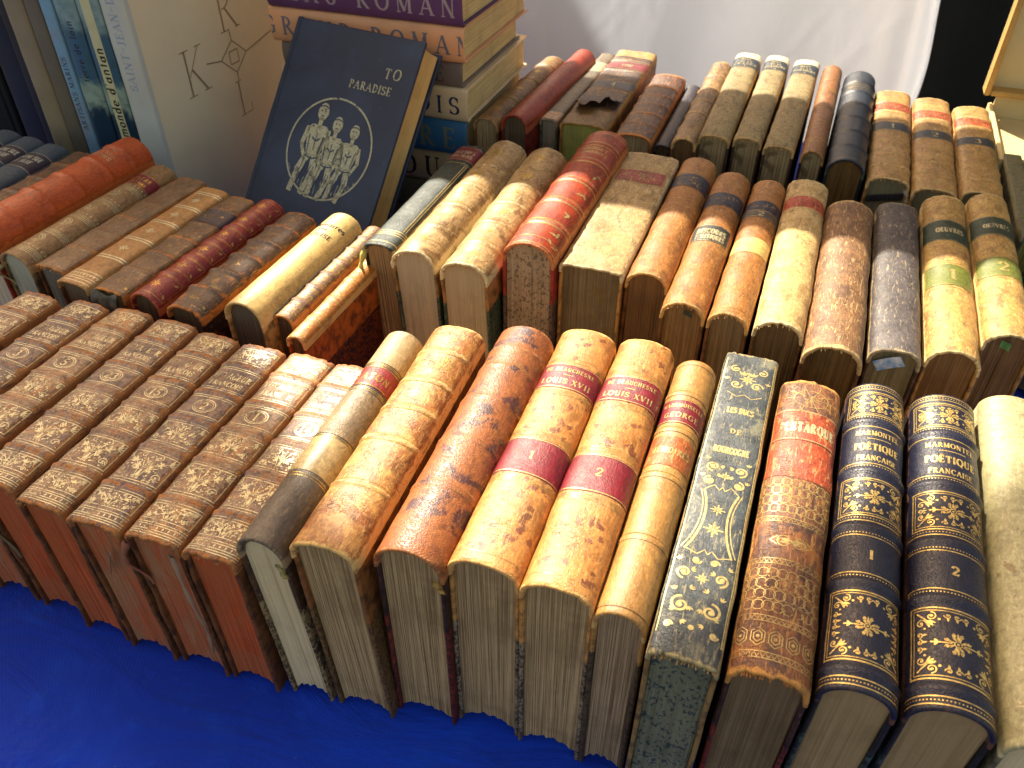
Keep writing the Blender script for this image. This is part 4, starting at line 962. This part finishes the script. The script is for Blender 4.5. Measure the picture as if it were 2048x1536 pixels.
bk(-.1125, .820, .2, .0250, .242, .145, 'narrow tan book with worn brown bands, left of the white-topped grey ones', rd=.7, bands=(.14, .3, .46, .62, .8), leather=leather((164, 126, 76), (108, 74, 50), (214, 168, 102), .7, mottle=.8), deco=simple(True, False, True, .004), gold=GOLD_FAINT, board=BD_CALF, pages=PG_BROWN, rag=.6)
def cloth3(): return dict(rd=.45, n=2.4, leather=leather((156, 134, 86), (124, 104, 70), (200, 162, 98), .6, mottle=.6, stain=(90, 76, 50), stain_amt=.2, rough=.6), deco=lines(()), gold=GOLD_FAINT, pages=PG_OLD2, board=BD_DARKMARB, rag=1.0,
   group='three grey-tan volumes with sunlit white ends and dark blue labels')
for i, (U, V, dv, T, L) in enumerate(((-.0845, .833, 0, .0320, .268), (-.0515, .839, .5, .0285, .266), (-.0195, .830, 1.2, .0300, .272))):
    bk(U, V, dv, T, L, .148, ('left one', 'middle one', 'right one')[i]+' of the three grey-tan books with sunlit white ends and dark blue labels',
       labels=[dict(y=(.80, .925), mat=M_BLUELAB, ink=GOLD_PALE, w=.97, text=[('HIST.', .82, .14, .4), ('DE LA', .6, .12, .4), ('POLOGNE' if i else 'FRANCE', .36, .2, .8), (str(i+1), .12, .14, .2)]),
               dict(y=(.93, .998), w=.97, rules=False, mat=leather((214, 206, 180), (190, 180, 150), (230, 222, 200), .3, mottle=.3), label='white patch for the sunlit far end')], extras=[fray((190, 150, 90), 22)], **cloth3())  # white end patch paints the sunlight on the heads
bk(.0135, .831, .8, .0230, .262, .145, 'slim brown calf book with a bright far end, left of the navy ribbed one', rd=.85, bands=(.12, .30, .48, .66, .82), band_h=.0006, leather=leather((156, 98, 46), (114, 68, 34), (196, 146, 80), .4, mottle=.5), deco=simple(False, True), gold=GOLD, board=BD_REDMARB, pages=PG_OLD2)
bk(.0460, .814, .8, .0355, .258, .145, 'navy blue ribbed book with gold title lines, the only blue one at the back', rd=.8, bands=(.14, .29, .44, .59, .74, .86), band_h=.0015, leather=leather((38, 48, 62), (26, 34, 48), (80, 84, 70), .12, mottle=.4, grain='morocco', rough=.36),
   deco=lambda D, W, L, S, rnd: (rules_at(D, W, [.02*L, .755*L, .765*L, .845*L], .0005), D.text('L. MOLAND', 0, .815*L, .003, W), D.text('HISTOIRE', 0, .785*L, .004, W*1.3)), gold=GOLD, board=board((30, 40, 54), (30, 60, 60), (20, 40, 44), .02, 'plain', (50, 60, 60)), pages=pages((150, 112, 58), (70, 44, 20), 1.0))
def tan3(nb): return dict(rd=.45, n=2.5, bands=(.13, .25, .37, .49, .61, .73, .85), band_h=.0008, leather=leather((192, 146, 82), (140, 98, 54), (224, 186, 120), .5, mottle=.6), deco=panels_gilt, gold=gold((206, 180, 110), .35, .35), board=BD_TAN, pages=pages((150, 140, 104), (110, 98, 66), .4), rag=.8,
   labels=[dict(y=(.745, .835), mat=M_REDOR, ink=GOLD_FAINT, text=[('BUFFON', .5, .4, .6)]), dict(y=(.505, .595), w=.88, mat=M_BLUELAB, ink=GOLD_PALE, text=[(nb, .5, .5, .3)], title=False)], group='three gilt tan volumes with orange and blue labels')
def black_strip(root, S, L, H, T, sq, rnd):
    mb = MB(); box_mb(mb, -T*.40, T*.40, sq-.0025, sq-.0010, H-.024, H-.017, .0004)
    for i, v in enumerate(mb.v): mb.v[i] = (v[0], v[1], v[2]+v[0]*.22)
    mb.build('black_strap', [M_BLACK], root, False)
bk(.0865, .807, .4, .0385, .240, .140, 'gilt tan book with orange label, the one numbered 1 on its blue label', extras=[black_strip, fray((200, 150, 90), 18), loose_thread((180, 166, 140), 1, .03)], **tan3('1'))
bk(.1275, .798, .4, .0385, .240, .140, 'gilt tan book with orange label, the one numbered 2 on its blue label', extras=[fray((190, 150, 90), 18)], **tan3('2'))
bk(.1685, .806, .4, .0370, .222, .140, 'gilt tan book with orange label, the one numbered 3 on its blue label', **tan3('3'))
bk(.2045, .745, 0, .0160, .180, .139, 'thin grey-green book standing at the right edge of the back row', rd=.1, n=3, leather=leather((110, 106, 78), (84, 80, 60), (150, 140, 104), .3, mottle=.3), board=BD_GREY, pages=PG_GREENOLD)
bk(.2330, .705, 0, .0330, .215, .140, 'dark brown book at the right edge behind the olive-numbered volumes', rd=.5, bands=(.2, .4, .6, .8), leather=leather((60, 44, 44), (42, 32, 36), (130, 90, 60), .4), deco=simple(True), gold=GOLD_FAINT, board=BD_REDMARB, pages=PG_DARK)

# ---- second row, left-hand group
GB_ = leather((74, 84, 92), (60, 70, 78), (110, 116, 116), .08, mottle=.25, rough=.6)
for i, (U, V) in enumerate(((-.852, .452), (-.815, .446), (-.778, .440), (-.741, .434))):
    bk(U, V, 1.0, .0335, .186, .128, ('slate grey book at the far left edge, leftmost of four alike', 'slate grey book second from the left of four alike with purple labels', 'slate grey book third from the left of four alike with purple labels', 'slate grey book with purple label, next to the worn brown gilt one')[i], group='slate grey volumes with purple labels at the left edge', rd=.5, n=2.3,
       leather=GB_, deco=lines(()), gold=GOLD_BRIGHT, labels=[dict(y=(.70, .87), w=.98, mat=leather((64, 52, 60), (50, 42, 50), (90, 80, 84), .1, mottle=.3), ink=gold((226, 220, 196), 0, .2), text=[('EUGENE SUE', .68, .2, .8), ('LE JUIF', .38, .2, .6)])], board=plain((70, 80, 88), name='cover_board'), pages=PG_CLEAN)
bk(-.6975, .425, 1.5, .0430, .193, .127, 'worn brown gilt book with a chipped edge, left of the orange one', rd=.3, n=2.8, bands=(.2, .36, .52, .68, .84), leather=leather((112, 80, 52), (84, 58, 46), (186, 112, 46), .6, mottle=.7), deco=panels_gilt, gold=GOLD_FAINT, board=board((176, 100, 36), (150, 84, 34), (110, 60, 26), .02, 'plain', (196, 124, 52)), pages=PG_OLD, rag=.8)
bk(-.6420, .425, 3.2, .0440, .195, .140, 'smooth bright orange leather book with raised bands', rd=1.0, bands=(.18, .36, .54, .72, .88), band_h=.0013, leather=leather((192, 80, 18), (166, 62, 14), (210, 106, 40), .1, mottle=.3, rough=.36),
   deco=lambda D, W, L, S, rnd: (D.text('MOLIERE', 0, .84*L, .0034, W*.8), D.text('OEUVRES', 0, .80*L, .0045, W), D.text('CHOISIES', 0, .765*L, .0045, W*.9)), gold=gold((236, 196, 150), .35, .1), board=board((180, 70, 26), (170, 64, 22), (130, 46, 18), .02, 'plain', (190, 90, 40)), pages=PG_CLEAN)
bk(-.6000, .424, 3.0, .0330, .184, .130, 'light brown gilt book with round rosettes and a red label', rd=.75, leather=leather((150, 112, 66), (120, 84, 50), (186, 146, 90), .4, mottle=.5), deco=rosettes(5), gold=GOLD_PALE, labels=[dict(y=(.765, .87), mat=M_RED, ink=GOLD, text=[('THEATRE', .6, .25, .7), ('DE VOLTAIRE', .25, .22, .7)])], board=board((150, 120, 72), (130, 120, 84), (150, 110, 70), .02, 'plain', (160, 130, 90)), pages=pages((190, 188, 156), (160, 156, 120), .2), extras=[loose_thread((180, 160, 100), -1, .02)])
bk(-.5650, .426, 3.6, .0330, .178, .130, 'plain dull brown book with a ragged split right edge', rd=.25, n=3.0, bands=(.2, .36, .52, .68, .84), band_h=.0006, leather=leather((124, 92, 56), (100, 70, 50), (180, 116, 50), .55, mottle=.6), deco=simple(False), gold=GOLD_FAINT, board=BD_CALF, pages=pages((140, 132, 108), (96, 86, 64), .5), rag=1.6, extras=[fray((190, 150, 90), 26)])
bk(-.5300, .413, 3.4, .0325, .180, .130, 'tan book with wide double white bands across its spine', rd=.3, n=2.6, leather=leather((176, 124, 60), (150, 98, 46), (204, 156, 88), .35, mottle=.4), deco=wide_bands((.24, .42, .60, .77, .93)), gold=gold((232, 216, 170), .1, .15), board=BD_CALF, pages=pages((140, 128, 96), (96, 84, 56), .6))
def curled(root, S, L, H, T, sq, rnd):
    mt = plain((120, 116, 96), (60, 56, 46), name='torn_paper', amt=.9, scale=140, rough=.5); mb = MB(); rows = []
    for j in range(7):
        rows.append([mb.vert((-T*.45+T*.85*i/8, -.002-.004*math.sin(j/6*3.1), S.H-.002-.022*j/6+.002*math.sin(i)), (i*.002, j*.003)) for i in range(9)])
    mb.grid(rows); mb.build('torn_paper', [mt], root)
bk(-.4965, .415, 3.4, .0325, .173, .128, 'worn gilt brown book with torn grey paper curling over its front end', rd=.35, n=2.6, bands=(.2, .36, .52, .68, .84), leather=leather((118, 84, 52), (88, 62, 46), (190, 122, 50), .65, mottle=.8), deco=panels_gilt, gold=GOLD_FAINT, labels=[dict(y=(.69, .83), mat=leather((60, 44, 54), (46, 34, 44), (120, 90, 70), .4), ink=GOLD_FAINT, text=[('ESSAIS', .5, .3, .6)])], board=board((176, 100, 36), (160, 90, 34), (110, 60, 26), .02, 'plain', (196, 124, 52)), pages=PG_OLD, extras=[curled], rag=1)
bk(-.4590, .413, 2.6, .0290, .171, .128, 'slim crimson book covered in gilt ornament with raised bands', rd=.9, bands=(.2, .36, .52, .68, .84), band_h=.0012, leather=leather((142, 34, 30), (110, 24, 28), (196, 96, 50), .4, mottle=.4, rough=.32), deco=panels_gilt, gold=gold((214, 160, 84), .3, .4), board=BD_RED, pages=PG_DARK)
bk(-.4190, .410, 2.0, .0340, .162, .130, 'dark brown cracked book with raised bands and orange bare patches', rd=.55, n=2.3, bands=(.18, .34, .50, .66, .82), band_h=.0022, leather=leather((92, 68, 50), (66, 48, 42), (196, 118, 46), .55, mottle=.7, patch=(186, 106, 38), patch_amt=-.1), deco=panels_gilt, gold=GOLD_FAINT, board=BD_BLACKRED, pages=PG_DARK, rag=1.2)
bk(-.3735, .422, 1.6, .0345, .153, .132, 'smooth pale vellum book with a handwritten-style title in dark ink', rd=.85, leather=leather((222, 184, 112), (204, 160, 88), (232, 200, 136), .08, mottle=.3, grain='vellum', rough=.45),
   deco=lambda D, W, L, S, rnd: (D.text('Mémoires', 0, .83*L, .0060, W*1.3, bold=1.3), D.text('de', 0, .785*L, .0042, bold=1.2), D.text('LOUISE', 0, .72*L, .0050, W*1.2, bold=1.3)), gold=BLACK_INK, board=board((214, 176, 106), (214, 176, 106), (190, 150, 84), .02, 'plain', (200, 160, 96)), pages=pages((120, 112, 90), (70, 62, 48), .7), sq=.004)
bk(-.3480, .435, 1.5, .0190, .150, .125, 'narrow brown gilt book just right of the vellum one', rd=.7, bands=(.16, .3, .44, .58, .72, .86), leather=leather((130, 90, 56), (96, 64, 50), (200, 140, 76), .5, mottle=.7), deco=panels_gilt, gold=GOLD, board=BD_TAN, pages=PG_DARK)
bk(-.3265, .418, 1.0, .0165, .145, .122, 'thin half-leather orange book with black and red marbled sides', rd=.8, bands=(.2, .4, .6, .8), band_h=.0005, leather=leather((196, 126, 50), (160, 92, 34), (222, 176, 106), .4, mottle=.5), deco=simple(True, True, True, .004), gold=GOLD_BRIGHT, board=board((182, 92, 28), (24, 14, 12), (120, 50, 16), .088, 'marble', (60, 30, 20)), pages=PG_DARK)

for spec in B: make_book(spec)

# ------------------------------------------------------------------ stack of novels, lying flat, spines to the camera
def lying(x_right, y_front, z0, T, L):
    # local y (tail->head) -> +X, local z (spine) -> -Y, local x -> -Z
    M = Matrix(((0, 1, 0, 0), (0, 0, -1, 0), (-1, 0, 0, 0), (0, 0, 0, 1)))
    return M, T
def novel(x_left, x_right, y_front, z0, T, depth, label, spine_col, txt, ink, board_col=None, th=.6, wob=0.0, cap=1.0):
    L = x_right-x_left
    M = Matrix.Translation((x_left, y_front+depth, z0+T/2)) @ Matrix.Rotation(wob, 4, 'Z') @ Matrix(((0, 1, 0, 0), (0, 0, -1, 0), (-1, 0, 0, 0), (0, 0, 0, 1)))
    def deco(D, W, L_, S, rnd):
        if txt: D.text(txt, 0, L_*.5 if cap == 1 else L_*cap, T*th, L_*(.96 if cap == 1 else .5), along=True, bold=1.0, track=.28)
    def fix(D, W, L_, S, rnd):
        if txt: D.text(txt, T*th*.5, L_*cap, T*th, None, along=True, bold=1.0, track=.42)
    lc = plain(spine_col, name='jacket_paper', rough=.45, amt=.25, bump=.15, scale=25)
    return make_book(dict(T=T, L=L, H=depth, rd=.28, n=2.4, leather=lc, deco=fix, gold=plain(ink, name='printed_ink', amt=.15, bump=0, rough=.5), board=plain(board_col or spine_col, name='jacket_paper', amt=.3, bump=.15, scale=25),
        pages=PG_NOVEL, matrix=M, label=label, group='stack of thick novels lying flat', sq=.004, hollow=.002, bt=.0022, seed=int(z0*1000)+3))
XL, XR, YF = -.560, -.341, .792
novel(XL+.01, XR-.002, YF+.006, .000, .034, .185, 'brown book at the very bottom of the stack of novels', (110, 84, 60), '', (40, 30, 24))
novel(XL+.005, XR-.005, YF+.004, .0345, .034, .180, 'dull olive book second from the bottom of the stack of novels', (120, 112, 80), '', (40, 30, 24))
novel(XL, XR-.004, YF+.004, .069, .038, .185, 'cream and brown novel low in the stack with ROU on its spine', (216, 186, 136), 'GIROU', (40, 34, 30), cap=.56)
novel(XL-.004, XR+.000, YF, .1075, .039, .187, 'sky blue novel in the lower part of the stack with letters RE', (60, 112, 150), 'GUERRE', (130, 130, 96), (70, 100, 130), cap=.60, th=.56)
novel(XL, XR+.003, YF-.002, .147, .035, .195, 'cream novel in the stack with dark blue letters OIS on its spine', (232, 202, 154), 'FRANCOIS', (26, 40, 84), cap=.60, th=.5)
novel(XL+.003, XR-.003, YF+.002, .1825, .026, .180, 'grey-brown novel in the middle of the stack with a faint title', (128, 114, 102), 'ROMAINE', (80, 72, 66), cap=.6, th=.6)
novel(XL-.004, XR+.002, YF-.003, .209, .0355, .198, 'peach-coloured novel in the stack with grey letters GRAND ROMAN', (236, 172, 122), 'GRAND ROMAN', (112, 112, 124), cap=.5, th=.50)
novel(XL-.002, XR+.002, YF-.004, .245, .036, .165, 'purple novel near the top of the stack with pale letters ROMAN', (96, 60, 104), 'BEAU ROMAN', (166, 150, 156), (90, 60, 96), cap=.5, th=.48)
novel(XL+.012, XR-.002, YF+.002, .2815, .034, .150, 'dark blue novel on top of the stack at the upper edge of the photo', (44, 50, 92), '', (200, 200, 200))

# ------------------------------------------------------------------ dark blue book on show, leaning back on the stack
def shown_cover(d, L, H):
    """d: x runs from the fore-edge (0) to the spine (H); drawn here as seen from the front with u to the right, v up"""
    class P:
        pass
    D = Deco(); Wd, Ht = H, L; cx, cy = Wd*.53, Ht*.575; rx, ry = Wd*.325, Ht*.178
    D.ring(cx, cy, rx, ry, .0019, 60)
    def limb(pts, w0, w1):
        n = len(pts)
        for i in range(n-1):
            D.stroke([pts[i], pts[i+1]], w0+(w1-w0)*i/max(1, n-1), .004)
        for p in pts[1:-1]: D.dot(p[0], p[1], (w0+w1)/4)
    K2 = Deco()
    for (hx, hy, s) in ((-.36, .68, 1.45), (.06, .50, 1.32), (.50, .44, 1.22)):
        X, Y = cx+hx*rx, cy+hy*ry; u = ry*.2*s; sy = Y-u*1.15
        D.p.append([(X+u*.46*math.cos(a*.6), Y+u*.62*math.sin(a*.6)) for a in range(11)])
        limb([(X, Y-u*.4), (X, sy)], u*.34, u*.4)
        D.p.append([(X-u*.95, sy-u*.1), (X-u*.6, sy+u*.22), (X+u*.6, sy+u*.22), (X+u*.95, sy-u*.1), (X+u*.52, sy-u*1.9), (X-u*.52, sy-u*1.9)][::-1])
        for k in (-1, 1):
            limb([(X+k*u*.86, sy), (X+k*u*1.08, sy-u*1.25), (X+k*u*.5, sy-u*2.3)], u*.34, u*.2)
            limb([(X+k*u*.3, sy-u*1.8), (X+k*u*.62-u*.2, sy-u*3.1), (X+k*u*.5-u*.55, sy-u*4.6)], u*.58, u*.28)
            K2.leaf(X+k*u*.38, sy-u*.62, math.pi*1.5-k*.9, u*.5, u*.13); K2.dot(X+k*u*.17, Y+u*.05, u*.07, 5)
            K2.stroke([(X+k*u*.62, sy-u*.5), (X+k*u*.46, sy-u*1.7)], u*.07)
        K2.stroke([(X-u*.14, Y-u*.28), (X+u*.14, Y-u*.28)], u*.06); K2.stroke([(X-u*.44, Y+u*.3), (X, Y+u*.42), (X+u*.44, Y+u*.28)], u*.09)
        K2.stroke([(X, sy-u*.3), (X, sy-u*1.5)], u*.06); K2.stroke([(X-u*.55, sy-u*1.95), (X, sy-u*2.1), (X+u*.55, sy-u*1.95)], u*.1)
        for q in range(5): K2.stroke([(X-u*.5+q*u*.25, sy-u*(2.2+.1*q)), (X-u*.75+q*u*.25, sy-u*(3.6+.2*(q % 2)))], u*.05)
    for poly in K2.p: d.p2.append([(Wd-p[0], p[1]) for p in poly])
    for k in range(26):
        x = cx+rx*(-.92+k*.072); yb = cy-ry*math.sqrt(max(0, 1-((x-cx)/rx)**2))*.92; yt = cy-ry*.42
        if yt > yb: D.stroke([(x, yb), (x+.002*math.sin(k*2.1), yb+(yt-yb)*(.3+.25*math.sin(k*3.7)))], .0007)
    rnd = random.Random(4)
    D.text('PARADISE', Wd*.70, Ht*.80, .0078, Wd*.40, bold=1.1)
    D.text('O', Wd*.87, Ht*.855, .0105); D.text('T', Wd*.80, Ht*.855, .0095, drop=0)
    D.text('EDINBURGH', Wd*.56, Ht*.275, .0068, Wd*.36)
    # map to the builder's cover coordinates: p[1] = along the spine, p[0] = height above the fore-edge
    for poly in D.p: d.p.append([(Wd-(p[0]), p[1]) for p in poly])
m = NT('blue_book_cloth'); c = m.coord('Object'); n1 = m.noise(c, 9, 5, .6, .6); n2 = m.noise(c, 120, 5, .7); n3 = m.noise(c, 2200, 2, .5)
col = m.mix(m.ramp(n1, .35, .7), lin((30, 38, 58)), lin((46, 60, 84))); col = m.mix(m.ramp(n2, .60, .72, 0, .35), col, lin((90, 106, 136)))
m.bump(m.math('ADD', n3, m.math('MULTIPLY', n2, .5)), .5, .0004); BB = m.fin(col, .5, .5)
az, inc, TH, LB, HB2 = R(31-20), R(52), .034, .292, .168
Hh = Vector((math.sin(az), math.cos(az), 0)); Rr = Vector((math.cos(az), -math.sin(az), 0)); e2 = Hh*math.cos(inc)+Vector((0, 0, math.sin(inc)))
nn = Rr.cross(e2)
TRp = Vector((-.362, .753, .240)); TLp = TRp-Rr*HB2; BLp = TLp-e2*LB
# local z (spine up) -> -Rr ; origin (fore-edge side, z=0) at the right; local y -> e2 ; local x -> nn
org = TRp-e2*LB-nn*(TH/2)
Mx = Matrix(((nn.x, e2.x, -Rr.x, org.x), (nn.y, e2.y, -Rr.y, org.y), (nn.z, e2.z, -Rr.z, org.z), (0, 0, 0, 1)))
make_book(dict(T=TH, L=LB, H=HB2, rd=.3, leather=BB, deco=None, gold=gold((196, 190, 150), .12, .1), board=BB, pages=pages((226, 186, 116), (190, 146, 80), .35), hollow=.003, sq=.004, bt=.003,
     cover_fn=shown_cover, matrix=Mx, label='dark blue book with an oval picture of three seated figures, leaning on novels', seed=77))

# ------------------------------------------------------------------ tall art books standing at the left
def upright(U, V, T, L, depth, label, jacket, deco=None, ink=None, cover=None, cfn=None, rd=.25, pg=None, labels=()):
    M = Matrix.Translation((U, V+depth, 0)) @ Matrix(((1, 0, 0, 0), (0, 0, -1, 0), (0, 1, 0, 0), (0, 0, 0, 1)))
    return make_book(dict(T=T, L=L, H=depth, rd=rd, n=2.4, leather=jacket, deco=deco, gold=ink or BLACK_INK, board=cover or jacket, pages=pg or PG_CLEAN, matrix=M, label=label, sq=.005, bt=.003, hollow=.002,
                     cover_fn=cfn, cover_ink=EMB, labels=labels, seed=int(abs(U)*1000), group='tall art books standing at the left'))
def photo_jacket():
    m = NT('picture_jacket'); o = m.coord('Object'); y = m.sep(o)[1]; n = m.noise(o, 26, 5, .6, .5); n2 = m.noise(o, 90, 4, .6)
    v = m.math('ADD', y, m.math('MULTIPLY', m.math('SUBTRACT', n, .5), .09))
    c = m.mix(m.ramp(v, .10, .125), lin((92, 98, 50)), lin((30, 58, 78))); c = m.mix(m.ramp(v, .15, .165), c, lin((150, 176, 160)))
    c = m.mix(m.ramp(v, .185, .20), c, lin((50, 96, 120))); c = m.mix(m.ramp(v, .23, .26), c, lin((136, 168, 168)))
    c = m.mix(m.ramp(n2, .45, .7, 0, .3), c, lin((40, 60, 60)))
    return m.fin(c, .3, .5)
PJ = photo_jacket()
CREAMJ = plain((236, 224, 190), (216, 204, 172), name='cream_cloth', amt=.5, scale=9, bump=.2, rough=.7)
EMB = plain((160, 138, 104), name='embossed_line', amt=.3, bump=0)
def karl(d, L, H):
    # H = width of the cover from fore-edge (0) to spine; seen from the right the spine is on the left
    D = Deco(); o = .668   # strokes measured from the spine edge
    P = lambda v, z: (v-o, z)
    for pts in ([(.788, .177), (.813, .193), (.836, .174), (.812, .157), (.788, .177)], [(.762, .182), (.788, .177)], [(.836, .174), (.90, .183)],
                [(.813, .193), (.812, .206)], [(.812, .157), (.812, .148)], [(.804, .182), (.804, .168), (.820, .168), (.820, .182), (.804, .182)]):
        D.stroke([P(*p) for p in pts], .0015)
    for ch, v, z, h_ in (('K', .741, .157, .048), ('R', .814, .205, .046), ('L', .816, .107, .040)): D.text(ch, v-o, z, h_, bold=.32)
    for poly in D.p: d.p.append([(H-p[0], p[1]) for p in poly])
def side_text(t, h, y, x=0.0, maxw=None):
    return lambda D, W, L, S, rnd: D.text(t, x+h*.5, y*L, h, maxw, along=True, track=.12)
upright(-.6560, .668, .030, .335, .27, 'big cream book with an embossed monogram of K, R and L on its cover', plain((200, 206, 196), (178, 184, 176), name='pale_jacket', amt=.4, scale=12, bump=.1, rough=.4), side_text('SAINT-JEAN-DUMAS', .009, .74), plain((150, 168, 186), name='pale_blue_ink', amt=.1, bump=0), CREAMJ, karl)
upright(-.6870, .668, .028, .36, .25, 'tall book with bold black title on a pale yellow spine beside a landscape picture', PJ, None, BLACK_INK, labels=[dict(y=(.02, .98), w=.40, dx=.5, mat=plain((206, 206, 160), name='title_strip', amt=.2), ink=BLACK_INK, rules=False, fn=lambda d, w, y0, y1, rnd: d.text("le monde d'antan", .0045, (y0+y1)*.47, .0105, None, along=True, bold=1.15, track=.12), title=True, text=())])
upright(-.7165, .668, .027, .35, .25, 'tall book with a misty blue mountain picture on its spine', PJ, side_text("terre de loin", .008, .62), BLACK_INK)
upright(-.7395, .668, .015, .34, .24, 'thin light blue art book with tiny lettering', plain((120, 166, 190), (150, 120, 110), name='blue_jacket', amt=.5, scale=40, rough=.4), side_text('ARTISANS MARINS', .006, .5), plain((60, 60, 90), name='printed_ink', bump=0))
upright(-.7585, .668, .019, .34, .26, 'tall plain grey-brown art book', plain((112, 104, 86), name='grey_cloth', amt=.3, scale=20))
upright(-.7835, .668, .027, .35, .26, 'tall beige book with rubbed edge, leftmost of the art books', plain((150, 136, 104), name='beige_cloth', amt=.4, scale=20))

# ------------------------------------------------------------------ cream carton with its lid up, at the right
CARD = plain((226, 204, 146), (206, 180, 120), name='cream_card', amt=.4, scale=14, bump=.15, rough=.7)
bx = bpy.data.objects.new('box', None); C.objects.link(bx); bx.location = (.30, 1.0, 0); tag(bx, 'open cream cardboard box with its lid standing up, at the upper right', 'box')
def bpart(name, x0, x1, y0, y1, z0, z1, mat=CARD, bev=.0012):
    mb = MB(); box_mb(mb, x0, x1, y0, y1, z0, z1, bev); o = mb.build(name, [mat], bx, False); return o
bpart('wall', -.108, -.103, -.085, .075, 0, .138); bpart('wall', .123, .128, -.085, .075, 0, .138)
bpart('wall', -.1025, .1225, -.085, -.080, 0, .138); bpart('wall', -.1025, .1225, .070, .075, 0, .150)
bpart('tray', -.1025, .1225, -.0795, .0695, .118, .124)
lid = bpart('lid', -.118, .128, .077, .081, .150, .42)
for a in ((-.118, -.112, .058, .0765, .150, .42), (-.1115, .128, .058, .0765, .150, .156), (-.060, -.058, .0735, .0765, .1565, .42)):
    mb = MB(); box_mb(mb, *a, .001); mb.build('rim', [plain((206, 160, 84), name='card_edge', amt=.3)], lid, False)

upright(-.8165, .690, .034, .36, .24, 'tall book painted near-black for the shade at the upper left corner', plain((26, 28, 28), name='shaded_cloth', amt=.4), pg=PG_DARK)  # shade on these two books is put into the near-black jackets
upright(-.8560, .700, .040, .36, .24, 'tall book painted near-black for shade, with a faint blue spine at the left edge', plain((22, 30, 38), name='shaded_cloth', amt=.5), pg=PG_DARK)
cr = bpy.data.objects.new('filler', None); C.objects.link(cr); cr.location = (-1.08, .86, 0); tag(cr, 'black crate box standing in for the shade left of the tall art books', 'filler')  # added dark volume that fills the shaded upper left corner
for nm, a in (('side_panel', (-.19, -.18, -.15, .2, 0, .36)), ('side_panel', (.18, .19, -.15, .2, 0, .36)), ('front_panel', (-.1795, .1795, -.15, -.14, 0, .36)), ('back_panel', (-.1795, .1795, .19, .2, 0, .36)), ('lid', (-.19, .19, -.15, .2, .3605, .37))):
    mb = MB(); box_mb(mb, *a, .002); mb.build(nm, [DARK], cr, False)
